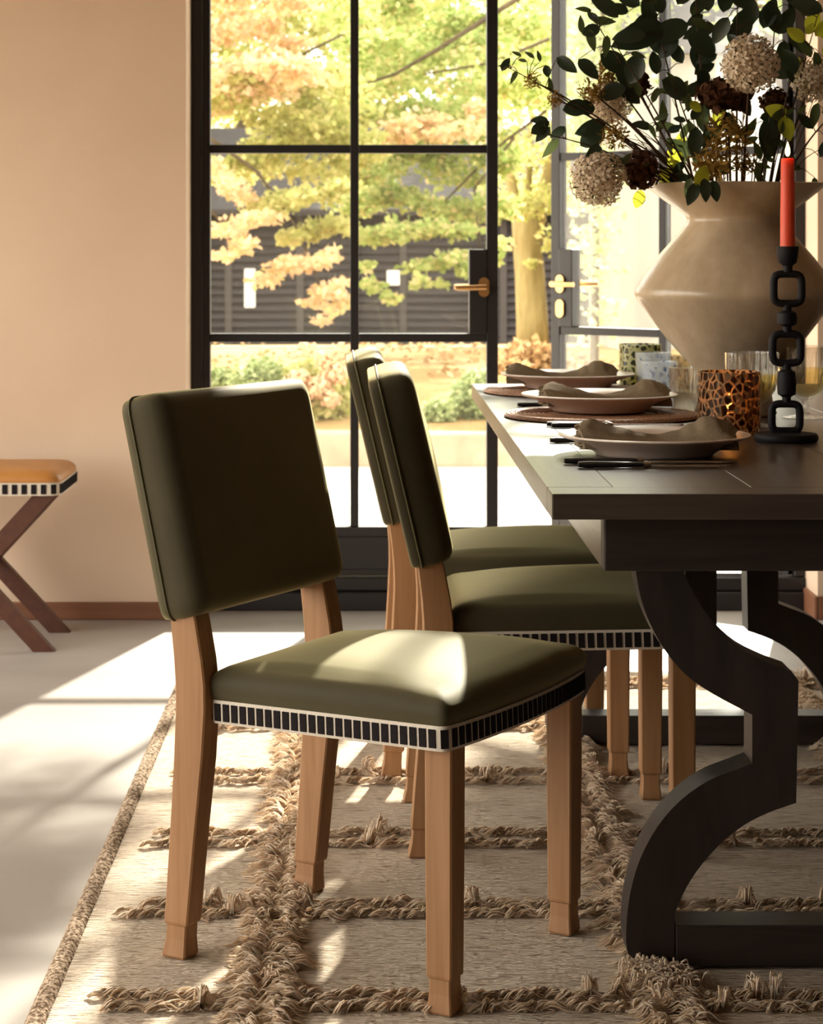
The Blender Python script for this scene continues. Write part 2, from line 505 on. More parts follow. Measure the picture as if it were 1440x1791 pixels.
struct(MB().box(RX0 - 0.25, RX1 + 0.25, RY0 - 0.25, RY0, FLOOR, CZ).build('wall_front', 'dark_plaster'))
# skirtings
struct(MB().box(RX0, OX0 - 0.0, WY0 - 0.014, WY0, FLOOR, 0.042, 0.003).build('baseboard_left', 'skirting'))
bb = MB().box(OX1 + 0.0, RX1, WY0 - 0.014, WY0, FLOOR, 0.06, 0.003).box(OX1 - 0.012, OX1, WY0 - 0.014, 6.74, FLOOR, 0.06, 0.003)
struct(bb.build('baseboard_right', 'skirting'))

# ------------------------------------------------------------------ steel doors
DY = 6.80
thr = struct(empty('trim_1', (0, DY, 0)))
MB().box(OX0, OX1, -0.07, 0.06, FLOOR, 0.045, 0.004).build('threshold_step', 'black_metal', thr)
MB().box(OX0, OX1, -0.045, 0.06, 0.047, 0.088, 0.004).build('threshold_step', 'black_metal', thr)
JW = 0.034
dfr = struct(empty('trim_2', (0, DY, 0)))
MB().box(OX0, OX0 + JW, -0.035, 0.035, 0.09, OZ, 0.003).build('jamb', 'black_metal', dfr)
MB().box(OX1 - JW, OX1, -0.035, 0.035, 0.09, OZ, 0.003).build('jamb', 'black_metal', dfr)
MB().box(OX0 + JW, OX1 - JW, -0.035, 0.035, OZ - 0.04, OZ, 0.003).build('head', 'black_metal', dfr)

# door leaf in its own frame: x from the hinge to the free edge (0..LWD), y 0 = mid plane, z up
LWD = 0.938
SB = F / DY                                  # pixels per metre at the doors
ZM1 = H - (590.5 - PY) / SB                  # lower cross bar
ZM2 = H + (PY - 261) / SB                    # upper cross bar
PITCH = ZM2 - ZM1
ZR = H - (920 - PY) / SB                     # top of bottom rail
LX0, LX1, LZ0, LZ1 = 0.0, LWD, 0.092, OZ - 0.044


def door_leaf(name, mirror):
    d = struct(empty(name))
    st = 0.026
    t = 0.022
    MB().box(0.002, st, -t, t, LZ0, LZ1, 0.002).build('stile', 'black_metal', d)
    MB().box(LWD - 0.036, LWD, -t, t, LZ0, LZ1, 0.002).build('stile', 'black_metal', d)
    MB().box(st, LWD - 0.036, -t, t, LZ1 - 0.04, LZ1, 0.002).build('rail', 'black_metal', d)
    r = MB().box(st, LWD - 0.036, -t, t, LZ0, ZR, 0.002).build('rail', 'black_metal', d)
    p = MB().box(st + 0.04, LWD - 0.076, -t - 0.006, -t + 0.001, LZ0 + 0.02, ZR - 0.03, 0.003)
    p.build('kick_panel', 'black_metal', d)
    mid = 0.483
    MB().box(mid - 0.0135, mid + 0.0135, -t * 0.8, t * 0.8, ZR, LZ1 - 0.04, 0.002).build('glazing_bar', 'black_metal', d)
    zs = [ZM1, ZM2, ZM2 + PITCH, ZM2 + 2 * PITCH]
    for z in zs:
        MB().box(st, mid - 0.0135, -t * 0.8, t * 0.8, z - 0.0135, z + 0.0135, 0.002).build('glazing_bar', 'black_metal', d)
        MB().box(mid + 0.0135, LWD - 0.036, -t * 0.8, t * 0.8, z - 0.0135, z + 0.0135, 0.002).build('glazing_bar', 'black_metal', d)
    lo = [ZR] + [z + 0.0135 for z in zs]
    hi = [z - 0.0135 for z in zs] + [LZ1 - 0.04]
    for a, b in zip(lo, hi):
        MB().box(st, mid - 0.0135, -0.003, 0.003, a, b).build('pane', 'pane', d)
        MB().box(mid + 0.0135, LWD - 0.036, -0.003, 0.003, a, b).build('pane', 'pane', d)
    # lock case, handle, escutcheon
    zl0, zl1 = ZM1 + 0.013, H - (436 - PY) / SB
    zh = H - (502 - PY) / SB
    MB().box(LWD - 0.092, LWD - 0.035, -t - 0.004, t + 0.004, zl0, zl1, 0.003).build('lock_case', 'black_metal', d)

    def rose(z, side, hh):
        y = side * (t + 0.004)
        pts = [(LWD - 0.045 + 0.017 * math.cos(a), y, z + (hh - 0.017) * (1 if math.sin(a) > 0 else -1) + 0.017 * math.sin(a)) for a in [2 * PI * (k + 0.5) / 28 for k in range(28)]]
        return MB().rings([pts, [(p[0], p[1] + side * 0.008, p[2]) for p in pts]])
    for side in (-1, 1):
        y = side * (t + 0.012)
        h = rose(zh, side, 0.031).build('handle', 'brass', d)
        lv = MB().tube([(LWD - 0.045, y - side * 0.004, zh), (LWD - 0.045, y + side * 0.04, zh)], 0.009, 10)
        lv.tube([(LWD - 0.04, y + side * 0.042, zh), (LWD - 0.09, y + side * 0.044, zh - 0.001), (LWD - 0.135, y + side * 0.042, zh - 0.001)], [0.0105, 0.0095, 0.0085], 10)
        lv.build('lever', 'brass', h, True, 50)
        if name == 'door_2' or side == 1:
            rose(zh - 0.085, side, 0.031).build('escutcheon', 'brass', d)
    return d


d1 = door_leaf('door_1', False)
d1.location = (OX0 + JW, DY, 0)
d2 = door_leaf('door_2', True)
ang = math.radians(41.5)
d2.location = (OX1 - JW + 0.0, DY, 0)
d2.rotation_euler = (0, 0, -ang)
d2.scale = (-1, 1, 1)
# bake the mirror into the children instead of the empty
d2.scale = (1, 1, 1)
for k in list(d2.children):
    todo = [k] + list(k.children)
    for q in todo:
        for vv in q.data.vertices: vv.co.x = -vv.co.x
        q.data.flip_normals()

# ================================================================== rug
RGX0, RGX1, RGY0, RGY1 = -0.511, 2.15, 2.35, 5.72
rug = empty('rug', (0, 0, 0))
tag(rug, 'cream flatwoven wool rug with shaggy tufted grid lines under the dining table', 'rug')
nx, ny = 60, 160
vs, fs = [], []
for j in range(ny + 1):
    for i in range(nx + 1):
        x = RGX0 + 0.034 + (RGX1 - RGX0 - 0.034) * i / nx
        y = RGY0 + (RGY1 - RGY0) * j / ny
        z = -0.0015 + 0.0015 * noise.noise(Vector((x * 5, y * 14, 0)))
        vs.append((x, y, min(z, 0)))
for j in range(ny):
    for i in range(nx):
        a = j * (nx + 1) + i
        fs.append((a, a + 1, a + nx + 2, a + nx + 1))
raw('rug_field', vs, fs, 'rug', rug, True)
MB().box(RGX0 + 0.034, RGX1, RGY0, RGY1, FLOOR + 0.0005, -0.004).build('rug_backing', 'rug', rug)
edge = MB()
for j in range(120):
    y0 = RGY0 + (RGY1 - RGY0) * j / 120
    y1 = RGY0 + (RGY1 - RGY0) * (j + 1) / 120
edge_rings = []
for j in range(241):
    y = RGY0 + (RGY1 - RGY0) * j / 240
    wv = 0.0025 * noise.noise(Vector((0, y * 30, 3)))
    edge_rings.append([(RGX0 + 0.0345 + 0.017 * (math.cos(a) - 1) + wv, y, FLOOR + 0.001 + 0.0175 * max(0, math.sin(a)) ** 0.8) for a in [PI * k / 8 for k in range(9)]])
MB().rings(edge_rings, False, False, False).build('rug_border', 'rug_border', rug, True)


def strand(V, Fc, p, d, L, r, droop, up):
    # three sided tapering yarn strand
    d = d / (np.linalg.norm(d) + 1e-9)
    side = np.cross(d, [0, 0, 1.0]); side /= (np.linalg.norm(side) + 1e-9)
    n = 4
    base = len(V)
    for k in range(n + 1):
        t = k / n
        c = p + d * L * t + np.array([0, 0, up * math.sin(min(t * 1.25, 1) * PI) - droop * t * t]) + side * 0.10 * L * math.sin(t * 4 + p[0] * 90)
        if c[2] < 0.001: c[2] = 0.001
        rr = r * (0.75 + 0.25 * math.sin(PI * min(1, t * 1.4)) if t < 0.7 else 1.0 - 0.55 * (t - 0.7) / 0.3)
        for q in range(3):
            a = 2 * PI * q / 3 + 0.5
            V.append(c + side * rr * math.cos(a) + np.array([0, 0, 1.0]) * rr * math.sin(a) + d * 0)
    for k in range(n):
        for q in range(3):
            a = base + k * 3 + q; b = base + k * 3 + (q + 1) % 3
            Fc.append((a, b, b + 3, a + 3))


def tuft(V, Fc, x, y, ang, L, n, spread, up, fat=0.006):
    # one cut yarn knot: a sheaf of soft fibres lying the same way
    for _ in range(n):
        a = ang + RNG.normal(0, spread)
        d = np.array([math.cos(a), math.sin(a), 0.0])
        p = np.array([x + RNG.normal(0, fat * 0.5), y + RNG.normal(0, fat * 0.5), 0.001 + abs(RNG.normal(0, fat * 0.35))])
        strand(V, Fc, p, d, L * RNG.uniform(0.7, 1.15), RNG.uniform(0.0011, 0.0022), 0.0, up * RNG.uniform(0.6, 1.4))


rows = [2.56, 3.175, 3.225, 3.62, 3.675, 4.045, 4.12, 4.52, 4.60, 5.02, 5.10, 5.50, 5.57]
for yr in rows:
    V, Fc = [], []
    x = RGX0 + 0.075 + RNG.uniform(0, 0.04)
    while x < 1.32:
        big = RNG.random()
        if big < 0.90: tuft(V, Fc, x, yr + RNG.normal(0, 0.004), 0.45 + RNG.normal(0, 0.25), 0.040, 14, 0.12, 0.008)
        elif big < 0.96: tuft(V, Fc, x, yr, RNG.uniform(0.6, 2.4), 0.034, 16, 0.35, 0.026)
        x += 0.0165
    tag(raw('tuft_row', V, Fc, 'yarn', rug, True), kind='stuff')
for xs, wid in ((-0.150, 0.027), (0.455, 0.030), (1.065, 0.030)):
    V, Fc = [], []
    y = RGY0
    while y < RGY1 - 0.03:
        for q in range(3):
            x = xs + (q - 1) * wid * 0.85 + RNG.normal(0, 0.008)
            tuft(V, Fc, x, y + RNG.normal(0, 0.006), (2.7 if q != 1 else -0.35) + RNG.normal(0, 0.45), 0.05, 13, 0.16, 0.013, 0.008)
        y += 0.0185
    tag(raw('shag_strip', V, Fc, 'yarn', rug, True), kind='stuff')
V, Fc = [], []
for cx, cy in ((0.418, 3.325), (0.435, 3.30), (0.455, 3.31), (0.465, 3.26), (0.44, 3.25), (0.43, 3.28)):
    for _ in range(40):
        strand(V, Fc, np.array([cx + RNG.normal(0, 0.014), cy + RNG.normal(0, 0.008), 0.0]), np.array([RNG.normal(0, 1), RNG.normal(-0.3, 1), 0]), 0.036, 0.0018, 0, 0.030)
tag(raw('shag_clump', V, Fc, 'yarn', rug, True), kind='stuff')

# ================================================================== dining chairs
def outline(pts, n_per, it=3):
    # dense closed outline through corner points / sampled edges, corners eased
    out = []
    for i in range(len(pts)):
        a, b = Vector(pts[i]), Vector(pts[(i + 1) % len(pts)])
        k = max(1, int(n_per * (b - a).length))
        for q in range(k): out.append(a.lerp(b, q / k))
    for _ in range(it):
        out = [out[i] * 0.5 + (out[i - 1] + out[(i + 1) % len(out)]) * 0.25 for i in range(len(out))]
    return out


def normals2(o):
    res = []
    for i in range(len(o)):
        t = (o[(i + 1) % len(o)] - o[i - 1]).normalized()
        res.append(Vector((t.y, -t.x)))
    return res


def cushion(out, layers, dome, c=None):
    # rounded layers, then a smooth crown of height dome over the last ring
    nr = normals2(out)
    if c is None: c = sum(out, Vector((0, 0))) / len(out)
    rings = []
    w0 = max(abs(p.x - c.x) for p in out); h0 = max(abs(p.y - c.y) for p in out)
    for z, ins in layers:
        rings.append([(c.x + (p.x - c.x) * (1 - ins / w0), c.y + (p.y - c.y) * (1 - ins / h0), z) for p in out])
    last = [Vector((q[0], q[1])) - c for q in rings[-1]]
    hw = max(abs(p.x) for p in last); hh = max(abs(p.y) for p in last)
    zl = layers[-1][0]
    def crown(x, y):
        u, v = min(1, abs(x) / hw), min(1, abs(y) / hh)
        return zl + dome * (1 - u ** 2.4) * (1 - v ** 2.4)
    for s_ in (0.94, 0.86, 0.76, 0.64, 0.5, 0.36, 0.22, 0.1):
        rings.append([(c.x + p.x * s_, c.y + p.y * s_, crown(p.x * s_, p.y * s_)) for p in last])
    m = MB().rings(rings, True, True, False)
    k = len(m.v); n = len(out)
    m.v.append((c.x, c.y, zl + dome))
    base = k - n
    for j in range(n): m.f.append((base + j, base + (j + 1) % n, k))
    return m


def strip_patches(parent, me, out, z, spacing, offset, tiltm, skip=None):
    nr = normals2(out)
    acc, nxt = 0.0, spacing * 0.5
    n = len(out)
    for i in range(n):
        a, b = out[i], out[(i + 1) % n]
        L = (b - a).length
        while nxt <= acc + L and L > 1e-9:
            t = (nxt - acc) / L
            p = a.lerp(b, t)
            nn = nr[i].lerp(nr[(i + 1) % n], t).normalized()
            nxt += spacing
            if skip and skip(p): continue
            xa = Vector((-nn.y, nn.x, 0))
            q = p + nn * offset
            m = Matrix(((xa.x, nn.x, 0, q.x), (xa.y, nn.y, 0, q.y), (0, 0, 1, z), (0, 0, 0, 1)))
            inst('braid_block', me, parent, tiltm @ m)
        acc += L


def braid_block_mesh(w_, h_, t_, name):
    o = MB().box(-w_ / 2, w_ / 2, -t_ / 2, t_ / 2, -h_ / 2, h_ / 2)
    tmp = o.build(name, 'trim_black')
    me = tmp.data
    bpy.data.objects.remove(tmp)
    return me


def square_leg(secs, bev=0.12):
    # secs: (cx, cy, z, hx, hy); chamfered square section
    rings = []
    for cx, cy, z, hx, hy in secs:
        b = min(hx, hy) * bev
        rings.append([(cx + sx, cy + sy, z) for sx, sy in ((hx, -hy + b), (hx, hy - b), (hx - b, hy), (-hx + b, hy), (-hx, hy - b), (-hx, -hy + b), (-hx + b, -hy), (hx - b, -hy))])
    return MB().rings(rings)


SEATP = [(-0.198, -0.182), (0.198, -0.182), (0.250, 0.262)] + [(0.250 - 0.500 * t, 0.262 + 0.020 * (1 - (2 * t - 1) ** 2) ** 0.9) for t in [k / 12 for k in range(1, 12)]] + [(-0.250, 0.262)]
BLOCK = braid_block_mesh(0.0120, 0.0272, 0.0022, 'braid_block')


def make_chair():
    c = empty('dining_chair')
    tilt = Matrix.Translation((0, 0.25, 0.42)) @ Matrix.Rotation(math.radians(2.0), 4, 'X') @ Matrix.Translation((0, -0.25, -0.42))
    so = outline(SEATP, 150, 3)
    lay = [(0.398, 0.010), (0.3985, 0.004), (0.412, 0.002), (0.430, 0.000), (0.440, -0.006), (0.454, -0.0075), (0.466, -0.003), (0.475, 0.006), (0.481, 0.018), (0.4845, 0.032)]
    seat = cushion(so, lay, 0.019)
    # corner pulls at the front corners
    for i, (x, y, z) in enumerate(seat.v):
        if z > 0.455:
            dc = min(math.hypot(x - 0.218, y - 0.24), math.hypot(x + 0.218, y - 0.24))
            seat.v[i] = (x, y, z - 0.007 * math.exp(-(dc / 0.05) ** 2))
    seat.xf(tilt)
    seat.build('seat', 'leather', c, True)
    # braid
    nr = normals2(so)
    def ring(z, o): return [(p.x + n.x * o, p.y + n.y * o, z) for p, n in zip(so, nr)]
    bm_ = MB().rings([ring(0.394, -0.004), ring(0.394, 0.0025), ring(0.3985, 0.0035), ring(0.4275, 0.0035), ring(0.431, 0.0025), ring(0.431, -0.004)], True, False, False).xf(tilt)
    braid = bm_.build('braid_trim', 'trim_white', c, True, 40)
    strip_patches(braid, BLOCK, so, 0.4125, 0.0172, 0.0042, tilt)
    # legs
    for sx in (-1, 1):
        x = 0.213 * sx
        f = square_leg([(x, 0.2435, 0.0, 0.0185, 0.0185), (x, 0.2435, 0.004, 0.0205, 0.0205), (x, 0.2435, 0.030, 0.0180, 0.0180), (x, 0.2435, 0.052, 0.0178, 0.0178),
                        (x, 0.2435, 0.054, 0.0205, 0.0205), (x, 0.2435, 0.058, 0.0212, 0.0212), (x, 0.2435, 0.25, 0.0225, 0.0225), (x, 0.2435, 0.405, 0.023, 0.023)])
        f.build('leg', 'oak', c)
        x = 0.198 * sx
        ss = [(-0.2435, 0.0, 0.0185, 0.0205), (-0.2432, 0.004, 0.0205, 0.0225), (-0.2405, 0.030, 0.0178, 0.019), (-0.239, 0.052, 0.0176, 0.0188),
              (-0.2388, 0.054, 0.020, 0.0215), (-0.238, 0.058, 0.021, 0.0225), (-0.225, 0.20, 0.0215, 0.0245), (-0.214, 0.32, 0.022, 0.0275), (-0.2095, 0.40, 0.022, 0.0285),
              (-0.210, 0.44, 0.022, 0.0285), (-0.214, 0.48, 0.022, 0.0275), (-0.2235, 0.54, 0.0215, 0.025), (-0.238, 0.60, 0.0205, 0.022), (-0.267, 0.72, 0.018, 0.018), (-0.287, 0.80, 0.016, 0.016)]
        square_leg([(x, y, z, hx, hy) for y, z, hx, hy in ss]).build('leg', 'oak', c)
    # rails under the seat
    r = MB().box(-0.18, 0.18, 0.225, 0.245, 0.392, 0.41).box(-0.185, -0.165, -0.17, 0.225, 0.388, 0.41).box(0.165, 0.185, -0.17, 0.225, 0.388, 0.41)
    r.build('seat_frame', 'oak', c)
    # backrest: rounded pad, built upright then leaned back
    wdt, hgt = 0.232, 0.360
    pts = [(-wdt + 0.004, 0), (wdt - 0.004, 0), (wdt, 0.012), (wdt + 0.001, hgt - 0.010), (wdt - 0.007, hgt), (-wdt + 0.007, hgt), (-wdt - 0.001, hgt - 0.010), (-wdt, 0.012)]
    bo = outline(pts, 150, 3)
    lay = [(-0.0425, 0.012), (-0.0415, 0.006), (-0.038, 0.0015), (-0.026, 0.0), (-0.0, -0.0015), (0.020, 0.0), (0.031, 0.004), (0.038, 0.011), (0.042, 0.021)]
    pad = cushion(bo, lay, 0.009)
    lean = Matrix.Translation((0, -0.218, 0.545)) @ Matrix.Rotation(math.radians(13.3), 4, 'X')
    swap = Matrix(((1, 0, 0, 0), (0, 0, 1, 0), (0, 1, 0, 0), (0, 0, 0, 1)))
    pad.xf(lean @ swap)
    back = pad.build('backrest', 'leather', c, True)
    nb = normals2(bo)
    MB().loop_tube([lean @ swap @ Vector((p.x + n.x * 0.0012, p.y + n.y * 0.0012, -0.022)) for p, n in zip(bo, nb)], 0.0022, 5).build('piping', 'piping', back, True)
    return c


ch = make_chair()
ch.location = (0.0025, 3.482, 0)
ch.rotation_euler = (0, 0, math.radians(-90 - 29.6))
tag(ch, 'olive leather dining chair with oak legs, nearest, turned away from the table corner', 'chair', 'olive dining chairs')
ch2 = copy_tree(ch)
ch2.location = (0.332, 4.19, 0)
ch2.rotation_euler = (0, 0, math.radians(-90 + 0.5))
ch2['label'] = 'olive leather dining chair tucked under the table, between the nearest and farthest chairs'
ch3 = copy_tree(ch)
ch3.location = (0.282, 4.80, 0)
ch3.rotation_euler = (0, 0, math.radians(-90 + 1.0))
ch3['label'] = 'olive leather dining chair tucked under the table, farthest away and closest to the doors'

# ================================================================== dining table
TX0, TX1, TY0, TY1, TZ = 0.259, 1.263, 3.07, 5.53, 0.78
TC = (TX0 + TX1) / 2
table = empty('dining_table', (0, 0, 0))
tag(table, 'dark stained oak dining table with thick plank top and curved lyre shaped legs', 'table')
xs = [TX0, 0.357, 0.56, 0.77, 0.965, 1.165, TX1]
for i in range(len(xs) - 1):
    MB().box(xs[i] + (0.0003 if i else 0), xs[i + 1] - (0.0003 if i < len(xs) - 2 else 0), TY0 + 0.09, TY1, TZ - 0.037, TZ - 0.0003 * (i % 2), 0.0010, 2).build('plank', 'dark_wood', table)
MB().box(TX0, TX1, TY0, TY0 + 0.0896, TZ - 0.037, TZ, 0.0022, 2).build('plank', 'dark_wood_end', table)
AX0, AX1, AY0, AY1 = 0.342, 2 * TC - 0.342, 3.15, 5.45
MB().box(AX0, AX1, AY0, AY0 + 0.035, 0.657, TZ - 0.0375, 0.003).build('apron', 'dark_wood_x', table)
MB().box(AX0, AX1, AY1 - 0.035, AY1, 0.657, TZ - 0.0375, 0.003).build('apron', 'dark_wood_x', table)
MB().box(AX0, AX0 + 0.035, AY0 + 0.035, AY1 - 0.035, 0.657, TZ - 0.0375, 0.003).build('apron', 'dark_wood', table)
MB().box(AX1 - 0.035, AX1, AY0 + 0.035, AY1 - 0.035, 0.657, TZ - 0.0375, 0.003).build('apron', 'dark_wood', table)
LEG = [(1112, 900), (1113, 1003), (1121, 1045), (1137, 1090), (1164, 1138), (1200, 1180), (1245, 1212), (1316, 1250), (1316, 1335), (1285, 1347), (1238, 1366), (1190, 1400), (1150, 1446), (1120, 1502), (1103, 1560), (1096, 1618), (1097, 1660), (1110, 1696),
       (1180, 1696), (1180, 1600), (1195, 1563), (1220, 1522), (1256, 1480), (1300, 1444), (1345, 1421), (1393, 1404), (1397, 1190), (1384, 1173), (1346, 1159), (1300, 1136), (1264, 1105), (1234, 1070), (1210, 1030), (1197, 1003), (1192, 900)]
SL = 1114.0
LEGP = [((x - PX) / SL, max(0.0, H - (y - PY) / SL)) for x, y in LEG]
LEGP = [(x, min(z, TZ - 0.038)) for x, z in LEGP]


def smooth_leg(p):
    # refine the curved runs with a Catmull-Rom pass, keep the square corners
    sharp = {0, 1, 7, 8, 17, 18, 19, 25, 26, 27, 33, 34}
    out = []
    n = len(p)
    for i in range(n):
        a, b = Vector(p[i]), Vector(p[(i + 1) % n])
        out.append(tuple(a))
        z, y = Vector(p[i - 1]), Vector(p[(i + 2) % n])
        if i in sharp and (i + 1) % n in sharp: continue
        ta = (b - a) if i in sharp else (b - z) * 0.5
        tb = (b - a) if (i + 1) % n in sharp else (y - a) * 0.5
        for t in (0.33, 0.67):
            h = (2 * t ** 3 - 3 * t ** 2 + 1) * a + (t ** 3 - 2 * t ** 2 + t) * ta + (-2 * t ** 3 + 3 * t ** 2) * b + (t ** 3 - t ** 2) * tb
            out.append((h.x, h.y))
    return out


LP = smooth_leg(LEGP)


def leg_solid(poly, y0, y1):
    bm = bmesh.new()
    vs = [bm.verts.new((x, y0, z)) for x, z in poly]
    f = bm.faces.new(vs)
    r = bmesh.ops.extrude_face_region(bm, geom=[f])
    bmesh.ops.translate(bm, verts=[e for e in r['geom'] if isinstance(e, bmesh.types.BMVert)], vec=(0, y1 - y0, 0))
    bmesh.ops.triangulate(bm, faces=[q for q in bm.faces if len(q.verts) > 4])
    bm.verts.index_update()
    m = MB().add([v.co for v in bm.verts], [[v.index for v in q.verts] for q in bm.faces])
    bm.free()
    return m


for y0 in (3.36, 4.86):
    y1 = y0 + 0.075
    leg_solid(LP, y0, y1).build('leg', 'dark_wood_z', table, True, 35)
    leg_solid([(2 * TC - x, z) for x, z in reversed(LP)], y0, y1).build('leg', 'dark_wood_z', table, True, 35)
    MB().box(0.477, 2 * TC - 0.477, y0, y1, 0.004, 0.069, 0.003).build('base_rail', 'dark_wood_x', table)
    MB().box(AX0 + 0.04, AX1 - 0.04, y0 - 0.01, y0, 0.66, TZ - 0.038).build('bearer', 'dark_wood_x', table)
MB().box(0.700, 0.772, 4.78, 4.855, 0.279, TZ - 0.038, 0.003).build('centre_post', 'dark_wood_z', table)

# ================================================================== footstool
stool = empty('footstool', (-1.13, 6.215, FLOOR))
tag(stool, 'cross legged footstool with ochre leather top and black and white braid by the wall', 'stool')
hx, hy, sz = 0.25, 0.185, 0.49
so = outline([(-hx, -hy), (hx, -hy), (hx, hy), (-hx, hy)], 60, 4)
lay = [(0.447, 0.01), (0.4475, 0.003), (0.476, 0.001), (0.484, -0.002), (0.494, -0.001), (0.503, 0.006), (0.510, 0.018), (0.5135, 0.034)]
cushion(so, lay, 0.008).build('seat', 'tan_leather', stool, True)
nr = normals2(so)
ring = lambda z, o: [(p.x + n.x * o, p.y + n.y * o, z) for p, n in zip(so, nr)]
br = MB().rings([ring(0.444, -0.004), ring(0.444, 0.003), ring(0.480, 0.003), ring(0.480, -0.004)], True, False, False).build('braid_trim', 'trim_white', stool, True, 40)
BLOCK2 = braid_block_mesh(0.0155, 0.027, 0.0024, 'braid_block')
strip_patches(br, BLOCK2, so, 0.462, 0.0272, 0.0038, Matrix.Identity(4))
for yy in (-0.165, 0.165 - 0.03):
    for s in (-1, 1):
        # a bar from a foot on one side to the seat on the other
        bx = 0.235
        poly = [(s * bx, 0), (s * (bx - 0.062), 0), (-s * bx, 0.444), (-s * (bx - 0.062), 0.444)]
        poly = [poly[0], poly[1], poly[2], poly[3]]
        o = 0.0 if s > 0 else 0.0012
        MB().prism([(poly[1][0], 0), (poly[0][0], 0), (poly[3][0], 0.444), (poly[2][0], 0.444)], yy + o, yy + 0.03 - o).build('leg', 'red_wood', stool)
MB().tube([(0, -0.15, 0.222), (0, 0.15, 0.222)], 0.014, 12).build('stretcher', 'red_wood', stool)

# ================================================================== table setting
def plate(x, y, z, label):
    prof = [(0.0, 0.004), (0.085, 0.004), (0.090, 0.0), (0.098, 0.0), (0.102, 0.004), (0.112, 0.011), (0.130, 0.022), (0.160, 0.031), (0.1635, 0.0335), (0.1632, 0.0358), (0.160, 0.0362), (0.128, 0.028), (0.108, 0.017), (0.098, 0.012), (0.05, 0.0105), (0.0, 0.010)]
    o = MB().lathe(prof, 96).build('dinner_plate', 'plate', None, True, 60)
    o.location = (x, y, z)
    tag(o, label, 'plate', 'blush dinner plates')
    return o


def placemat(x, y, label):
    e = empty('placemat', (x, y, TZ))
    R = 0.203
    m = MB().lathe([(0.0, 0.0005), (R - 0.006, 0.0005), (R, 0.003), (R - 0.001, 0.0065), (R - 0.008, 0.007), (0.0, 0.0062)], 96)
    m.build('mat_body', 'rattan', e, True, 50)
    for k in range(9):                                       # concentric coils of the weave
        r = R - 0.006 - k * 0.0095
        MB().loop_tube([(r * math.cos(a), r * math.sin(a), 0.0068) for a in [2 * PI * i / 96 for i in range(96)]], 0.0032, 5).build('coil', 'rattan', e, True)
    tag(e, label, 'placemat', 'round woven placemats')
    return e


def napkin(x, y, z, rz, seed, label, flat=1.0):
    rnd = random.Random(seed)
    e = empty('napkin', (x, y, z), rz)
    L, nu, nv = 0.262, 64, 28
    key = [(0, 0.040), (0.05, 0.044), (0.12, 0.041), (0.25, 0.033), (0.38, 0.025), (0.50, 0.022), (0.62, 0.026), (0.72, 0.036), (0.80, 0.048), (0.86, 0.049), (0.93, 0.041), (1.0, 0.028)]
    def hh(t):
        for i in range(len(key) - 1):
            if key[i][0] <= t <= key[i + 1][0]:
                u = (t - key[i][0]) / (key[i + 1][0] - key[i][0]); u = u * u * (3 - 2 * u)
                return key[i][1] * (1 - u) + key[i + 1][1] * u
        return key[-1][1]
    ph = rnd.uniform(0, 6)
    rings = []
    for i in range(nu + 1):
        t = i / nu
        h = hh(t) * flat
        wv = 0.047 + 0.010 * math.sin(t * 5 + ph) - 0.008 * math.exp(-((t - 0.5) / 0.2) ** 2)
        ring = []
        for j in range(nv):
            a = 2 * PI * j / nv
            cy, sz_ = math.cos(a), math.sin(a)
            yy = wv * (abs(cy) ** 0.8) * (1 if cy > 0 else -1)
            up = max(0, sz_) ** 0.75
            fold = 1 + 0.09 * math.sin(yy * 120 + t * 7 + ph) * up * (0.5 + abs(t - 0.5))
            ridge = 0.006 * math.exp(-((yy - 0.012 - 0.03 * (t - 0.6)) / 0.008) ** 2) * math.exp(-((t - 0.8) / 0.2) ** 2)
            zz = h * up * fold + ridge * up if sz_ > 0 else 0.0015 * sz_
            sag = 0.004 * (1 - math.cos(2 * PI * t)) * 0
            ring.append((-L / 2 + L * t + 0.006 * math.sin(yy * 90 + ph) * (1 if t < 0.1 or t > 0.9 else 0), yy + 0.012 * math.sin(t * 4 + ph), zz + 0.0018 + sag))
        rings.append(ring)
    MB().rings(rings).build('cloth', 'linen', e, True, 70)
    V, Fc = [], []
    for k in range(70):
        a = PI * rnd.random()
        p = np.array([-L / 2 + 0.004, 0.045 * math.cos(a) + 0.012 * math.sin(ph), 0.036 * flat * math.sin(a) + 0.003])
        n0 = len(V)
        strand(V, Fc, p, np.array([-1.0, rnd.uniform(-0.6, 0.6), rnd.uniform(-.4, .4)]), 0.012, 0.0006, 0.002, 0.0)
    tag(raw('fringe', V, Fc, 'linen', e), kind='stuff')
    tag(e, label, 'napkin', 'brown linen napkins')
    return e


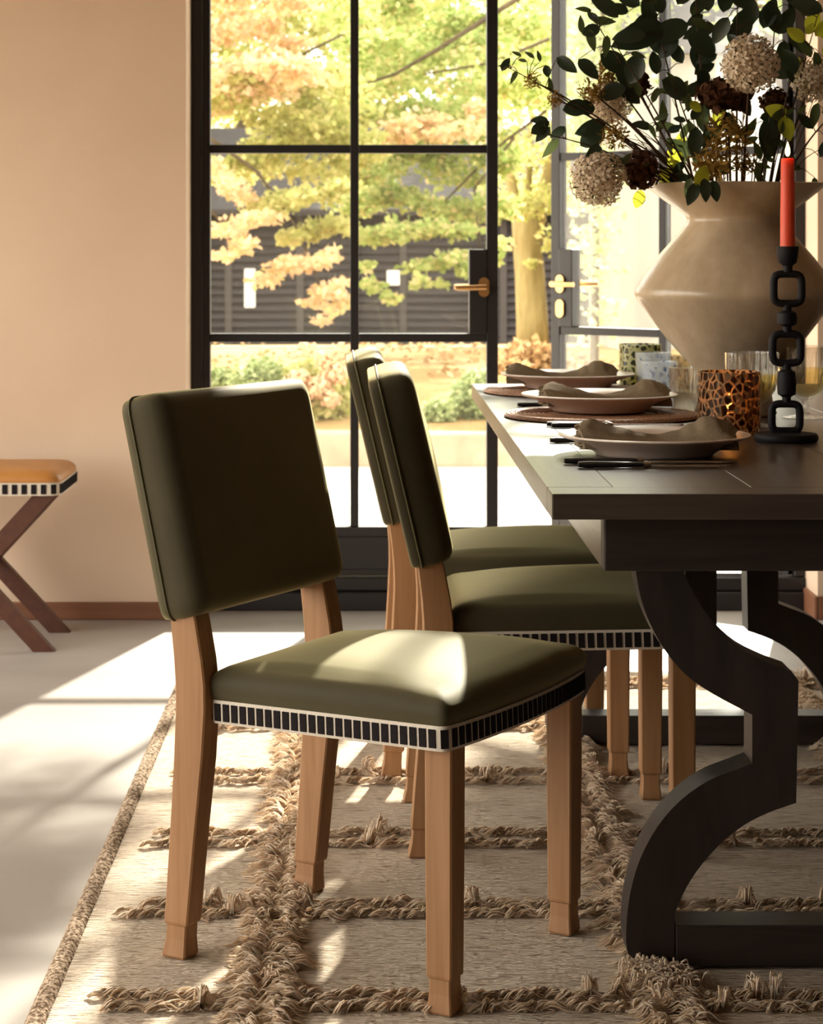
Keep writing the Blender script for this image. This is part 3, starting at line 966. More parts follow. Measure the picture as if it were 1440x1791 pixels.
def knife(x, y, z, rz, label, L=0.27, cat='knife', name='table_knife'):
    e = empty(name, (x, y, z), rz)
    hl = L * 0.42
    rings = []
    for t, ry, rz_ in ((0, 0.003, 0.003), (0.01, 0.0085, 0.0045), (0.15, 0.0095, 0.0055), (0.6, 0.0085, 0.005), (0.95, 0.0065, 0.0042), (1.0, 0.005, 0.0035)):
        rings.append([(hl * t, ry * math.cos(a), 0.0056 + rz_ * math.sin(a)) for a in [2 * PI * (k + 0.5) / 10 for k in range(10)]])
    MB().rings(rings).build('handle', 'black_handle', e, True, 40)
    MB().tube([(hl, 0, 0.0056), (hl + 0.005, 0, 0.0056), (hl + 0.012, 0, 0.005)], [0.0058, 0.0062, 0.004], 10).build('collar', 'steel', e, True, 40)
    if name == 'table_knife':
        b = MB()
        out = [(hl + 0.01, -0.003), (hl + 0.03, -0.009), (L * 0.9, -0.010), (L, 0.004), (L * 0.85, 0.006), (hl + 0.03, 0.005), (hl + 0.01, 0.003)]
        b.rings([[(px_, py_, 0.0035) for px_, py_ in out], [(px_, py_ * 0.9, 0.0055) for px_, py_ in out]])
        b.build('blade', 'steel', e)
    else:
        b = MB().tube([(hl + 0.008, 0, 0.005), (L * 0.65, 0, 0.008), (L * 0.74, 0, 0.009)], [0.003, 0.003, 0.006], 8)
        for k in range(4):
            yk = -0.0075 + k * 0.005
            b.tube([(L * 0.72, yk * 0.6, 0.009), (L * 0.82, yk, 0.006), (L, yk, 0.010)], [0.002, 0.0016, 0.001], 6)
        b.build('tines', 'steel', e, True, 40)
    tag(e, label, cat, 'black handled cutlery')
    return e


p1 = P(1146, 808, 3.655)
plate(0.483, 3.655, TZ, 'blush dinner plate nearest the table corner, set straight on the wood')
placemat(0.479, 4.45, 'round woven rattan placemat under the middle dinner plate')
plate(0.479, 4.50, TZ + 0.0102, 'blush dinner plate on a round placemat, between the near and far plates')
placemat(0.475, 5.19, 'round woven rattan placemat under the farthest dinner plate')
plate(0.478, 5.22, TZ + 0.0102, 'blush dinner plate on a placemat, farthest from the camera')
napkin(0.487, 3.645, TZ + 0.0115, 0.0, 3, 'brown linen napkin with frayed end draped on the nearest plate')
napkin(0.492, 4.49, TZ + 0.0215, 0.05, 8, 'brown linen napkin with frayed end draped on the middle plate')
napkin(0.465, 5.21, TZ + 0.0215, -0.04, 12, 'brown linen napkin with frayed end draped on the farthest plate', 1.05)
knife(0.314, 3.492, TZ, 0.0, 'black handled knife lying closer to the nearest plate, second from the table edge', 0.285)
knife(0.331, 3.432, TZ, -0.01, 'black handled knife lying nearest the table end, in front of the nearest plate', 0.25)
knife(0.322, 3.865, TZ, 0.03, 'black handled fork half hidden behind the nearest plate', 0.2, 'fork', 'table_fork')
knife(0.345, 4.215, TZ, 0.0, 'black handled knife in front of the middle plate, closer to that plate', 0.27)
knife(0.352, 4.188, TZ, 0.0, 'black handled knife in front of the middle plate, farther from that plate', 0.26)
knife(0.322, 4.73, TZ, 0.02, 'black handled fork half hidden behind the middle plate', 0.2, 'fork', 'table_fork')


def tumbler(name, x, y, r, h, mat, label, cat='glass', taper=0.9, group=None):
    prof = [(0.0, 0.0), (r * taper - 0.002, 0.0), (r * taper, 0.003), (r * (taper + 1) / 2, h * 0.5), (r, h), (r - 0.003, h + 0.0005), (r * (taper + 1) / 2 - 0.003, h * 0.5), (r * taper - 0.004, 0.008), (0.0, 0.007)]
    o = MB().lathe(prof, 56).build(name, mat, None, True, 50)
    o.location = (x, y, TZ)
    tag(o, label, cat, group)
    return o


def flame(parent, x, y, z, s):
    prof = [(0.0, 0), (0.0035, 0.003), (0.0052, 0.009), (0.0045, 0.016), (0.0025, 0.023), (0.0004, 0.030)]
    MB().lathe([(r * s, q * s) for r, q in prof], 16, (x, y, z)).build('flame', 'flame', parent, True)
    MB().tube([(x, y, z - 0.006), (x + 0.0008, y, z + 0.006)], 0.0012, 6).build('wick', 'wick', parent)


# lit tortoiseshell candle holder
th = empty('candle_holder', (0.676, 4.045, TZ))
r, h = 0.0585, 0.118
MB().lathe([(0.0, 0.0), (r - 0.008, 0.0), (r - 0.002, 0.006), (r, 0.015), (r, h), (r - 0.0045, h + 0.001), (r - 0.0045, 0.016), (r - 0.01, 0.012), (0, 0.012)], 72).build('glass_cup', 'tortoise', th, True, 50)
MB().tube([(0, 0, 0.012), (0, 0, 0.04)], 0.02, 24).build('wax', 'white_wax', th, True, 40)
flame(th, 0.0, 0.0, 0.047, 1.0)
tag(th, 'amber and black tortoiseshell glass candle holder with a lit candle inside', 'candle holder')
pl = bpy.data.lights.new('candle_glow', 'POINT'); pl.energy = 0.2; pl.color = (1, 0.45, 0.12); pl.shadow_soft_size = 0.012
plo = bpy.data.objects.new('candle_glow', pl); COL.objects.link(plo); plo.parent = th; plo.location = (0, 0, 0.075)

tumbler('tumbler', 0.678, 5.40, 0.053, 0.108, 'tortoise_green', 'green and black tortoiseshell glass tumbler behind the farthest plate', 'glass', 1.0)
tumbler('tumbler', 0.668, 4.97, 0.042, 0.088, 'blue_spot', 'clear tumbler with blue spots, nearer of the two spotted tumblers', 'glass', 0.86, 'blue spotted tumblers')
tumbler('tumbler', 0.682, 5.18, 0.044, 0.098, 'blue_spot', 'clear tumbler with blue spots, farther of the two spotted tumblers', 'glass', 0.86, 'blue spotted tumblers')
tumbler('tumbler', 0.765, 5.22, 0.042, 0.088, 'tortoise_pale', 'pale brown flecked glass tumbler just left of the vase foot', 'glass', 0.92)
tumbler('tumbler', 0.672, 4.55, 0.040, 0.098, 'clear', 'clear ribbed tumbler half hidden behind the tortoiseshell candle holder', 'glass', 0.85)


def goblet(x, y, s, label):
    e = empty('goblet', (x, y, TZ))
    fl = lambda a, z: 0.018 * math.sin(a * 26) if z > 0.062 * s else 0
    prof = [(0.0, 0.0), (0.046, 0.0), (0.0465, 0.0015), (0.030, 0.004), (0.010, 0.009), (0.0065, 0.013), (0.009, 0.019), (0.0085, 0.024), (0.0055, 0.030), (0.008, 0.0365), (0.018, 0.042), (0.034, 0.053), (0.046, 0.072), (0.0515, 0.095), (0.053, 0.120), (0.0535, 0.148),
            (0.0522, 0.1485), (0.0515, 0.120), (0.050, 0.095), (0.0445, 0.073), (0.0325, 0.0545), (0.016, 0.0445), (0.0, 0.042)]
    MB().lathe([(a * s, b * s) for a, b in prof], 104, flute=fl).build('glass', 'clear', e, True, 60)
    wp = [(0.0, 0.0425), (0.0155, 0.045), (0.032, 0.055), (0.044, 0.0735), (0.0492, 0.095), (0.0498, 0.103), (0.0, 0.103)]
    MB().lathe([(a * s * 0.985, b * s) for a, b in wp], 48).build('wine', 'wine', e, True, 40)
    tag(e, label, 'goblet', 'ribbed goblets of white wine')
    return e


goblet(0.7525, 4.235, 0.98, 'ribbed glass goblet of white wine left of the black candlestick')
goblet(0.898, 4.43, 1.0, 'ribbed glass goblet of white wine right of the black candlestick')

# black chain link candlestick with red candle
CSY = 3.90
cs = empty('candlestick', (0.7555, CSY, TZ))
tag(cs, 'tall black candlestick of stacked square links holding a lit red candle', 'candlestick')
k = CSY / F
zz = lambda py: H - (py - PY) * k - TZ
base = MB().lathe([(0.0, 0.0), (0.055, 0.0), (0.058, 0.004), (0.0582, 0.010), (0.055, 0.0145), (0.03, 0.016), (0.0, 0.0165)], 56)
base.build('base', 'black_iron', cs, True, 50)


def sq_link(cx, zc, hw, hz, r, t):
    pts = []
    for q in range(48):
        a = 2 * PI * q / 48
        c, s_ = math.cos(a), math.sin(a)
        e = 0.45
        pts.append((cx + hw * (abs(c) ** e) * (1 if c > 0 else -1), 0, zc + hz * (abs(s_) ** e) * (1 if s_ > 0 else -1)))
    pts = [Vector(p) for p in pts]
    # equal spacing keeps the tube even
    return MB().loop_tube(pts, r, 10)


for cx, y0, y1 in ((-0.0005, 700, 760), (0.001, 578, 641), (0.003, 473, 537)):
    z0, z1 = zz(y1), zz(y0)
    lk = sq_link(cx, (z0 + z1) / 2, 0.0255, (z1 - z0) / 2 - 0.0065, 0.0072, 0)
    lk.build('link', 'black_iron', cs, True)
MB().tube([(0, 0, 0.014), (0, 0, zz(764)), (0, 0, zz(757))], [0.013, 0.0085, 0.010], 16).build('neck', 'black_iron', cs, True)
for cx, ya, yb, r in ((0.001, 702, 638, 0.0175), (0.002, 579, 535, 0.0185)):
    za, zb = zz(ya), zz(yb)
    L = zb - za
    MB().tube([(cx, 0, za - 0.002), (cx, 0, za + 0.008), (cx, 0, za + 0.013), (cx, 0, za + L * 0.5), (cx, 0, zb - 0.013), (cx, 0, zb - 0.008), (cx, 0, zb + 0.002)],
              [0.008, 0.008, r * 0.92, r, r * 0.92, 0.008, 0.008], 20).build('bead', 'black_iron', cs, True, 50)
MB().tube([(0.003, 0, zz(476)), (0.003, 0, zz(465)), (0.003, 0, zz(459)), (0.003, 0, zz(445)), (0.003, 0, zz(431)), (0.003, 0, zz(431) - 0.004)], [0.009, 0.009, 0.0165, 0.019, 0.0205, 0.0155], 28).build('cup', 'black_iron', cs, True, 50)
can = empty('candle', (0.7585, CSY, TZ + zz(433)))
tag(can, 'lit red taper candle standing in the black candlestick', 'candle')
hc = zz(277) - zz(433)
MB().lathe([(0.0, 0.0), (0.0135, 0.0), (0.0130, hc * 0.5), (0.0122, hc - 0.003), (0.0108, hc), (0.004, hc - 0.001), (0.0, hc - 0.002)], 32).build('wax', 'red_wax', can, True, 50)
flame(can, 0.0, 0.0, hc + 0.003, 0.9)
pl2 = bpy.data.lights.new('taper_glow', 'POINT'); pl2.energy = 0.12; pl2.color = (1, 0.5, 0.18); pl2.shadow_soft_size = 0.008
plo2 = bpy.data.objects.new('taper_glow', pl2); COL.objects.link(plo2); plo2.parent = can; plo2.location = (0, 0, hc + 0.014)

# ================================================================== vase
VX, VY = 0.765, 4.50
vk = VY / F
vz = lambda py: H - (py - PY) * vk - TZ
vr = lambda px: (px - 1287) * vk
ctl = [(0.082, 0.0), (0.086, 0.006), (0.078, 0.03), (0.074, 0.055), (0.080, vz(655)), (0.092, vz(640)), (0.118, vz(617)), (0.146, vz(590)), (0.172, vz(562)), (0.193, vz(538)), (0.207, vz(522)), (0.211, vz(513)), (0.206, vz(502)), (0.190, vz(480)), (0.165, vz(452)), (0.138, vz(426)), (0.114, vz(404)), (0.103, vz(392)), (0.100, vz(385)), (0.104, vz(378)), (0.122, vz(366)), (0.150, vz(350)), (0.175, vz(334)), (0.187, vz(325)), (0.190, vz(322))]
prof = []
for i in range(len(ctl) - 1):
    prof.append(ctl[i])
inner = [(r_ - 0.008, z_ - 0.001) for r_, z_ in reversed(ctl) if z_ > 0.03]
prof = ctl + [(0.186, vz(321))] + inner[1:] + [(0.0, 0.03)]
vm = MB().lathe([(0.0, 0.0)] + prof, 80)
for i, (x, y, z) in enumerate(vm.v):
    n_ = noise.noise(Vector((x * 9, y * 9, z * 7)))
    s_ = 1 + 0.012 * n_
    vm.v[i] = (x * s_, y * s_, z + (0.003 * noise.noise(Vector((x * 6, y * 6, 9))) if z > 0.4 else 0))
vase = vm.build('vase', 'ceramic', None, True, 60)
vase.location = (VX, VY, TZ)
tag(vase, 'large cream ceramic vase with wide belly and flared rim holding the bouquet', 'vase')


# ================================================================== bouquet
def leaf_mesh(name, L, W, mat, curl=0.12, n=9, notch=0.0, tip=0.85):
    V_, F_ = [], []
    for i in range(n + 1):
        t = i / n
        wd_ = W * (t ** 0.65 * (1 - t) ** tip) / (0.65 ** 0.65 * tip ** tip / (0.65 + tip) ** (0.65 + tip)) if 0 < t < 1 else 0.0008
        zc = -curl * L * t * t
        V_ += [(L * t, -wd_, zc + 0.32 * wd_), (L * t, 0, zc), (L * t, wd_, zc + 0.32 * wd_)]
    for i in range(n):
        a = i * 3
        F_ += [(a, a + 1, a + 4, a + 3), (a + 1, a + 2, a + 5, a + 4)]
    m = MB().add(V_, F_).build(name, mat, None, True)
    me = m.data
    bpy.data.objects.remove(m)
    return me


LM = {
    'd': leaf_mesh('leaf', 1.0, 0.255, 'leaf_dark', 0.15),
    'r': leaf_mesh('leaf', 1.0, 0.34, 'leaf_dark', 0.12, tip=0.7),
    'o': leaf_mesh('leaf', 1.0, 0.19, 'leaf_olive', 0.2, tip=1.0),
    'y': leaf_mesh('leaf', 1.0, 0.33, 'leaf_yellow', 0.12),
}
MOUTH = Vector((VX, VY, TZ + vz(385)))


def curve_pts(a, b, bow, n=12):
    # stem from the vase mouth, rising first then bending outwards
    out = []
    c = a.lerp(b, 0.45) + Vector((0, 0, bow))
    for i in range(n + 1):
        t = i / n
        out.append((1 - t) ** 2 * a + 2 * t * (1 - t) * c + t * t * b)
    return out


def stem_start(tip):
    d = Vector((tip.x - VX, tip.y - VY, 0))
    d = d * (0.075 / max(0.12, d.length))
    return MOUTH + Vector((-d.x * 0.3, -d.y * 0.3, -0.10)), MOUTH + Vector((d.x, d.y, 0.02))


branches = []
def branch(tipx, tipy, dd, label, bow=0.02):
    tip = P(tipx, tipy, VY + dd)
    e = empty('leafy_branch', MOUTH)
    a, m_ = stem_start(tip)
    pts = [a] + curve_pts(m_, tip, bow)
    rad = [0.0032 - 0.0022 * i / (len(pts) - 1) for i in range(len(pts))]
    MB().tube([p - MOUTH for p in pts], rad, 6).build('stem', 'twig', e, True)
    tag(e, label, 'branch', 'leafy branches in the vase')
    branches.append((e, pts))
    return e


BR = [
    (893, 120, -0.10, 'leafy branch reaching farthest left, over the gap between the doors', 0.05),
    (935, 232, -0.16, 'dark leafed branch with small oval leaves, lowest on the left side', 0.06),
    (1030, 300, -0.20, 'dark leafed branch drooping over the left white flower ball', 0.10),
    (1030, 20, -0.06, 'tall dark leafed branch rising at upper left of the bouquet', 0.03),
    (1075, 75, -0.14, 'dark branch with broad leaves left of the bouquet centre', 0.03),
    (1140, 0, 0.02, 'dark leafed branch rising toward the top left of centre', 0.02),
    (1175, 140, -0.18, 'dark branch with one broad round leaf in front of the bouquet', 0.02),
    (1215, -40, 0.0, 'tall dark leafed branch rising at the bouquet centre', 0.0),
    (1290, -20, -0.04, 'tall dark branch with leaves behind the upper white flower ball', 0.0),
    (1360, -20, 0.06, 'tall dark leafed branch to the right of the upper white flower ball', 0.0),
    (1385, 130, -0.10, 'short dark branch with a round leaf right of the upper white flower ball', 0.02),
    (1430, 30, 0.02, 'sunlit yellow green branch at the right edge of the bouquet', 0.04),
    (1470, 190, -0.05, 'leafy branch leaning out at the far right over the vase rim', 0.06),
    (1235, 335, -0.19, 'short leafy sprig hanging over the front of the vase rim', 0.16),
    (1230, 190, -0.06, 'short leafy branch inside the bouquet below centre', 0.0),
    (1345, 215, -0.08, 'short leafy branch low on the right, left of the red candle', 0.0),
    (1190, 250, 0.10, 'sunlit sprig with yellow green leaves low at the back of the bouquet', 0.0),
]
for b in BR: branch(b[0], b[1], b[2], b[3], b[4])

LV = [  # px, py, length in px, angle in degrees (0 right, 90 up), kind
    (1160, 42, 100, 205, 'd'), (1120, 95, 55, 250, 'r'), (1050, 95, 55, 330, 'r'), (1012, 104, 50, 315, 'd'), (975, 100, 45, 320, 'd'), (955, 114, 22, 280, 'r'), (905, 124, 26, 240, 'o'),
    (912, 98, 20, 150, 'o'), (935, 102, 22, 140, 'o'), (922, 108, 18, 160, 'o'), (893, 116, 22, 175, 'o'), (945, 108, 22, 100, 'o'),
    (1095, 155, 50, 195, 'r'), (1085, 150, 50, 320, 'd'), (1028, 185, 45, 190, 'r'), (1005, 192, 42, 10, 'r'), (960, 212, 32, 175, 'd'), (962, 222, 36, 225, 'd'), (990, 222, 34, 215, 'd'),
    (1060, 215, 58, 200, 'd'), (1058, 225, 52, 215, 'r'), (1045, 250, 62, 258, 'd'), (1082, 30, 62, 140, 'd'), (1035, 20, 30, 165, 'o'), (1050, 48, 34, 200, 'r'), (1018, 58, 32, 95, 'o'), (1030, 50, 44, 285, 'o'), (1062, 62, 40, 265, 'o'),
    (1140, 45, 52, 105, 'd'), (1102, 155, 44, 90, 'o'), (1120, 168, 34, 110, 'o'), (1148, 130, 44, 95, 'd'), (1205, 42, 78, 200, 'd'), (1212, 30, 50, 60, 'd'), (1218, 72, 58, 280, 'd'), (1180, 92, 54, 155, 'd'),
    (1158, 140, 58, 330, 'r'), (1275, 75, 72, 48, 'd'), (1318, 42, 56, 100, 'd'), (1335, 50, 58, 70, 'd'), (1362, 60, 56, 60, 'd'), (1398, 110, 52, 205, 'r'), (1372, 70, 48, 265, 'd'), (1240, 75, 42, 250, 'r'), (1255, 95, 40, 200, 'd'),
    (1228, 120, 38, 280, 'r'), (1226, 180, 52, 275, 'd'), (1218, 222, 54, 268, 'd'), (1348, 205, 76, 265, 'd'), (1320, 218, 46, 215, 'o'), (1268, 195, 46, 290, 'd'), (1288, 160, 50, 300, 'd'), (1240, 20, 60, 100, 'd'), (1265, 22, 58, 80, 'd'), (1160, 22, 56, 120, 'd'), (1185, 8, 60, 60, 'd'),
    (1120, 10, 50, 150, 'd'), (1100, 20, 44, 170, 'd'), (1430, 180, 48, 260, 'o'), (1405, 75, 40, 130, 'y'), (1412, 55, 42, 60, 'y'), (1432, 62, 40, 20, 'y'), (1398, 100, 42, 230, 'y'), (1425, 90, 44, 290, 'o'), (1440, 100, 50, 40, 'y'), (1420, 100, 50, 120, 'o'),
    (1262, 185, 40, 265, 'y'), (1206, 180, 28, 330, 'y'), (1190, 248, 46, 250, 'y'), (1180, 270, 34, 260, 'y'), (1150, 298, 40, 320, 'y'), (1368, 205, 44, 290, 'y'), (1220, 320, 44, 245, 'd'), (1232, 312, 42, 275, 'd'), (1246, 315, 40, 285, 'd'), (1425, 310, 30, 268, 'o'), (1122, 332, 34, 255, 'y'),
    (1420, 225, 36, 130, 'd'), (1440, 235, 40, 30, 'd'), (1435, 275, 44, 60, 'd'), (1300, 15, 60, 120, 'd'), (1385, 10, 60, 80, 'd'), (1400, 25, 50, 20, 'o'), (1440, 20, 60, 160, 'd'),
    (1080, 112, 44, 300, 'r'), (1215, 130, 44, 30, 'd'), (1235, 150, 50, 200, 'd'), (1195, 110, 46, 120, 'd'), (1170, 200, 30, 200, 'o'), (1140, 225, 36, 160, 'd'), (1305, 240, 40, 60, 'o'), (1330, 280, 40, 100, 'o'), (1210, 210, 36, 60, 'd'), (1250, 45, 60, 200, 'd'), (1275, 30, 55, 240, 'd'),
    (1150, 25, 60, 215, 'd'), (1205, 60, 60, 320, 'r'), (1185, 62, 50, 230, 'r'), (1130, 60, 60, 185, 'd'), (1330, 20, 56, 200, 'd'), (1380, 50, 50, 300, 'd'), (1345, 5, 60, 290, 'd'),
]
rl = random.Random(4)
for bi, (e, pts) in enumerate(branches):          # small leaves filling out each branch
    for q in pts[5:]:
        if bi in (13,) or rl.random() < 0.48: continue
        qx, qy = PX + q.x * F / q.y, PY + (H - q.z) * F / q.y
        for _ in range(1 if bi < 3 else 2):
            LV.append((qx + rl.uniform(-16, 16), qy + rl.uniform(-14, 14), rl.uniform(22, 44), rl.choice([rl.uniform(20, 160), rl.uniform(0, 360)]), rl.choice('oodo' if bi not in (11, 16) else 'oyy')))
petioles = {}
for px_, py_, lpx, ang_, kd in LV:
    best = None
    for bi, (e, pts) in enumerate(branches):
        if bi in (13, 16) and kd != 'y' and py_ < 300: continue
        if (bi == 13) != (py_ > 308 and 1200 < px_ < 1270): continue
        for j, q in enumerate(pts[3:]):
            qx, qy = PX + q.x * F / q.y, PY + (H - q.z) * F / q.y
            dd = math.hypot(qx - px_, qy - py_)
            if best is None or dd < best[0]: best = (dd, bi, q)
    dd, bi, q = best
    e = branches[bi][0]
    p = P(px_, py_, q.y + rl.uniform(-0.03, 0.03) if bi != 13 else VY - 0.21)
    L = lpx * p.y / F
    a = math.radians(ang_)
    ty = rl.uniform(-0.35, 0.35)
    xa = Vector((math.cos(a), ty, math.sin(a))).normalized()
    up = Vector((rl.uniform(-0.3, 0.3), -1.0, rl.uniform(-0.15, 0.45)))
    za = (up - xa * up.dot(xa)).normalized()
    ya = za.cross(xa)
    m = Matrix(((xa.x, ya.x, za.x, 0), (xa.y, ya.y, za.y, 0), (xa.z, ya.z, za.z, 0), (0, 0, 0, 1)))
    m = Matrix.Translation(p - MOUTH) @ m @ Matrix.Scale(L, 4)
    inst('leaf', LM[kd], e, m)
    petioles.setdefault(bi, []).append((q - MOUTH, p - MOUTH))
for bi, lst in petioles.items():
    m = MB()
    for a, b in lst:
        if (b - a).length > 0.004:
            mid = a.lerp(b, 0.5) + Vector((0, 0, 0.006))
            m.tube([a, mid, b], [0.0013, 0.0011, 0.0009], 4)
    if m.v: tag(m.build('twigs', 'twig', branches[bi][0], True), kind='stuff')


def fib(n):
    return [Vector((math.cos(2.39996 * i) * math.sqrt(1 - (1 - 2 * (i + 0.5) / n) ** 2), math.sin(2.39996 * i) * math.sqrt(1 - (1 - 2 * (i + 0.5) / n) ** 2), 1 - 2 * (i + 0.5) / n)) for i in range(n)]


def basis(nv, roll):
    za = nv.normalized()
    xa = za.orthogonal().normalized()
    ya = za.cross(xa)
    x2 = xa * math.cos(roll) + ya * math.sin(roll)
    y2 = za.cross(x2)
    return Matrix(((x2.x, y2.x, za.x, 0), (x2.y, y2.y, za.y, 0), (x2.z, y2.z, za.z, 0), (0, 0, 0, 1)))


def floret_mesh():
    m = MB()
    for k_ in range(5):
        a = 2 * PI * k_ / 5
        c, s_ = math.cos(a), math.sin(a)
        m.add([(0, 0, 0), (0.55 * c - 0.26 * s_, 0.55 * s_ + 0.26 * c, 0.22), (1.05 * c, 1.05 * s_, 0.30), (0.55 * c + 0.26 * s_, 0.55 * s_ - 0.26 * c, 0.22)], [(0, 3, 2, 1)])
    o = m.build('floret', 'floret')
    me = o.data
    me.materials.append(M['floret_eye'])
    bm = bmesh.new(); bm.from_mesh(me)
    r_ = bmesh.ops.create_icosphere(bm, subdivisions=1, radius=0.14, matrix=Matrix.Translation((0, 0, 0.12)))
    for v_ in r_['verts']:
        for f_ in v_.link_faces: f_.material_index = 1
    bm.to_mesh(me); bm.free()
    bpy.data.objects.remove(o)
    return me


FLO = floret_mesh()


def stem_to(parent, c, r=0.0022, bow=0.0):
    a, m_ = stem_start(c)
    pts = [a] + curve_pts(m_, c, bow)
    MB().tube([p - c for p in pts], r, 6).build('stem', 'twig', parent, True)


def white_ball(px_, py_, dd, rpx, n, label, bow=0.0):
    c = P(px_, py_, VY + dd)
    R_ = rpx * c.y / F
    e = empty('white_flower', c)
    tag(e, label, 'flower', 'white flower balls')
    stem_to(e, c, 0.0026, bow)
    h_ = MB().lathe([(R_ * 0.62 * math.sin(PI * k_ / 10), -R_ * 0.62 * math.cos(PI * k_ / 10)) for k_ in range(11)], 16).build('flower_head', 'floret', e, True)
    rr = random.Random(int(px_))
    stalks = MB()
    for d in fib(n):
        d = (d + Vector((rr.uniform(-1, 1), rr.uniform(-1, 1), rr.uniform(-1, 1))) * 0.07).normalized()
        q = R_ * rr.uniform(0.72, 0.97)
        inst('floret', FLO, h_, Matrix.Translation(d * q) @ basis(d, rr.uniform(0, 6)) @ Matrix.Scale(R_ * rr.uniform(0.22, 0.28), 4))
        stalks.tube([d * R_ * 0.5, d * q], 0.0009, 3, False)
    tag(stalks.build('stalks', 'leaf_olive', h_), kind='stuff')


white_ball(1313, 112, -0.20, 52, 150, 'white pompom flower on the tallest stem, right of the bouquet centre', 0.0)
white_ball(1046, 312, -0.16, 50, 150, 'white pompom flower hanging left of the vase rim', 0.12)
white_ball(1065, 182, 0.02, 42, 110, 'white pompom flower half hidden behind dark leaves at upper left', 0.04)
white_ball(1420, 140, 0.04, 40, 100, 'white pompom flower half hidden at the right edge behind the branches', 0.02)


def petal_cloud(R_, n, size, shape=(1, 1, 1), curl=False):
    V_, F_ = [], []
    for _ in range(n):
        d = RNG.normal(size=3); d /= np.linalg.norm(d)
        p = d * np.array(shape) * R_ * RNG.uniform(0.55, 1.0)
        t = RNG.normal(size=3); t -= d * t.dot(d) * (0.2 if curl else 0.7); t /= np.linalg.norm(t)
        s_ = np.cross(t, d); s_ /= (np.linalg.norm(s_) + 1e-9)
        L_ = size * RNG.uniform(0.7, 1.3); w_ = L_ * (0.16 if curl else 0.45)
        o = len(V_)
        V_ += [p, p + t * L_ * .5 + s_ * w_ + d * L_ * .15, p + t * L_ + d * L_ * 0.05, p + t * L_ * .5 - s_ * w_ + d * L_ * .15]
        F_.append((o, o + 1, o + 2, o + 3))
    return V_, F_


def dried_ball(px_, py_, dd, rpx, shape, label, mat='dried', name='dried_flower', curl=False, n=420, group='dried brown flowers', bow=0.0):
    c = P(px_, py_, VY + dd)
    R_ = rpx * c.y / F
    e = empty(name, c)
    tag(e, label, 'flower', group)
    stem_to(e, c, 0.002, bow)
    V_, F_ = petal_cloud(R_, n, R_ * (0.42 if not curl else 0.55), shape, curl)
    tag(raw('petals', V_, F_, mat, e), kind='stuff')


dried_ball(1122, 298, -0.10, 33, (1, 1, 1), 'dried brown flower ball resting on the left of the vase rim', bow=0.08)
dried_ball(1268, 165, -0.05, 48, (1, .7, .5), 'wide dried brown flower left below the upper white pompom')
dried_ball(1112, 145, 0.03, 25, (1, 1, 1), 'small dried reddish flower at upper left of the bouquet')
dried_ball(1356, 178, 0.03, 24, (1, 1, 1), 'small dried brown flower right below the upper white pompom')
for px_, py_, dd, rp, lb, bw in (
        (932, 142, -0.12, 14, 'tiny mustard flower farthest left on its thin stem', 0.06), (971, 172, -0.10, 15, 'small mustard flower second from the left', 0.05),
        (1036, 162, -0.06, 22, 'mustard flower beside the half hidden white pompom', 0.04), (1062, 128, 0.0, 22, 'mustard flower at upper left above the half hidden white pompom', 0.03),
        (1075, 238, -0.12, 22, 'mustard flower above the dried brown ball at left', 0.06), (1248, 285, -0.17, 34, 'large mustard flower low at the front over the vase rim', 0.03),
        (1275, 240, -0.14, 36, 'large mustard flower at the bouquet centre above the rim', 0.0), (1305, 285, -0.12, 20, 'mustard flower at the rim left of the red candle', 0.0)):
    dried_ball(px_, py_, dd, rp, (1, 1, 1), lb, 'mustard', 'mustard_flower', True, 160, 'mustard flowers', bw)
# bare twigs between the stems
rt = random.Random(9)
tw = empty('bare_twigs', MOUTH)
for q in range(46):
    ax = rt.uniform(1080, 1440); ay = rt.uniform(150, 260)
    if ax < 1150: ay = rt.uniform(225, 270)
    tip = P(ax, ay, VY + rt.uniform(-0.12, 0.12))
    a, m_ = stem_start(tip)
    MB().tube([p - MOUTH for p in [a] + curve_pts(m_, tip, rt.uniform(-0.03, 0.08), 8)], [0.002 - 0.0013 * i / 9 for i in range(10)], 5).build('twig', 'twig', tw, True)
tag(tw, 'spray of bare dark twigs filling the middle of the bouquet in the vase', 'twigs')

# ================================================================== outdoors
gp = [(6.98, -0.02), (7.0, 0.04), (10.5, 0.05)]
struct(MB().box(-8, 10, 6.99, 10.52, -0.3, 0.05).build('terrace', 'terrace'))
prof_g = [(10.7, 0.20), (11.2, 0.24), (12, 0.29), (14, 0.30), (17, 0.28), (20, 0.20), (26, -0.08), (36, -0.52), (48, -0.6), (70, 0.5), (90, 3)]
V_, F_ = [], []
nxg = 40
for y, z in prof_g:
    for i in range(nxg + 1):
        x = -25 + 60 * i / nxg
        V_.append((x, y, z + 0.03 * noise.noise(Vector((x, y, 0)))))
for j in range(len(prof_g) - 1):
    for i in range(nxg):
        a = j * (nxg + 1) + i
        F_.append((a, a + 1, a + nxg + 2, a + nxg + 1))
struct(raw('ground', V_, F_, 'lawn', None, True))
struct(MB().box(-45, RX0 - 0.26, -30, 6.9, -0.4, -0.1).build('ground_left', 'lawn'))
cb = struct(empty('trim_3', (0, 10.52, 0)))
x = -3.0
rc = random.Random(2)
while x < 6:
    L_ = rc.uniform(0.85, 1.15)
    MB().box(x, x + L_ - 0.008, 0, 0.19 + rc.uniform(-0.006, 0.006), 0.045, 0.215 + rc.uniform(-0.006, 0.006), 0.012, 2).build('curb_stone', 'curb', cb)
    x += L_


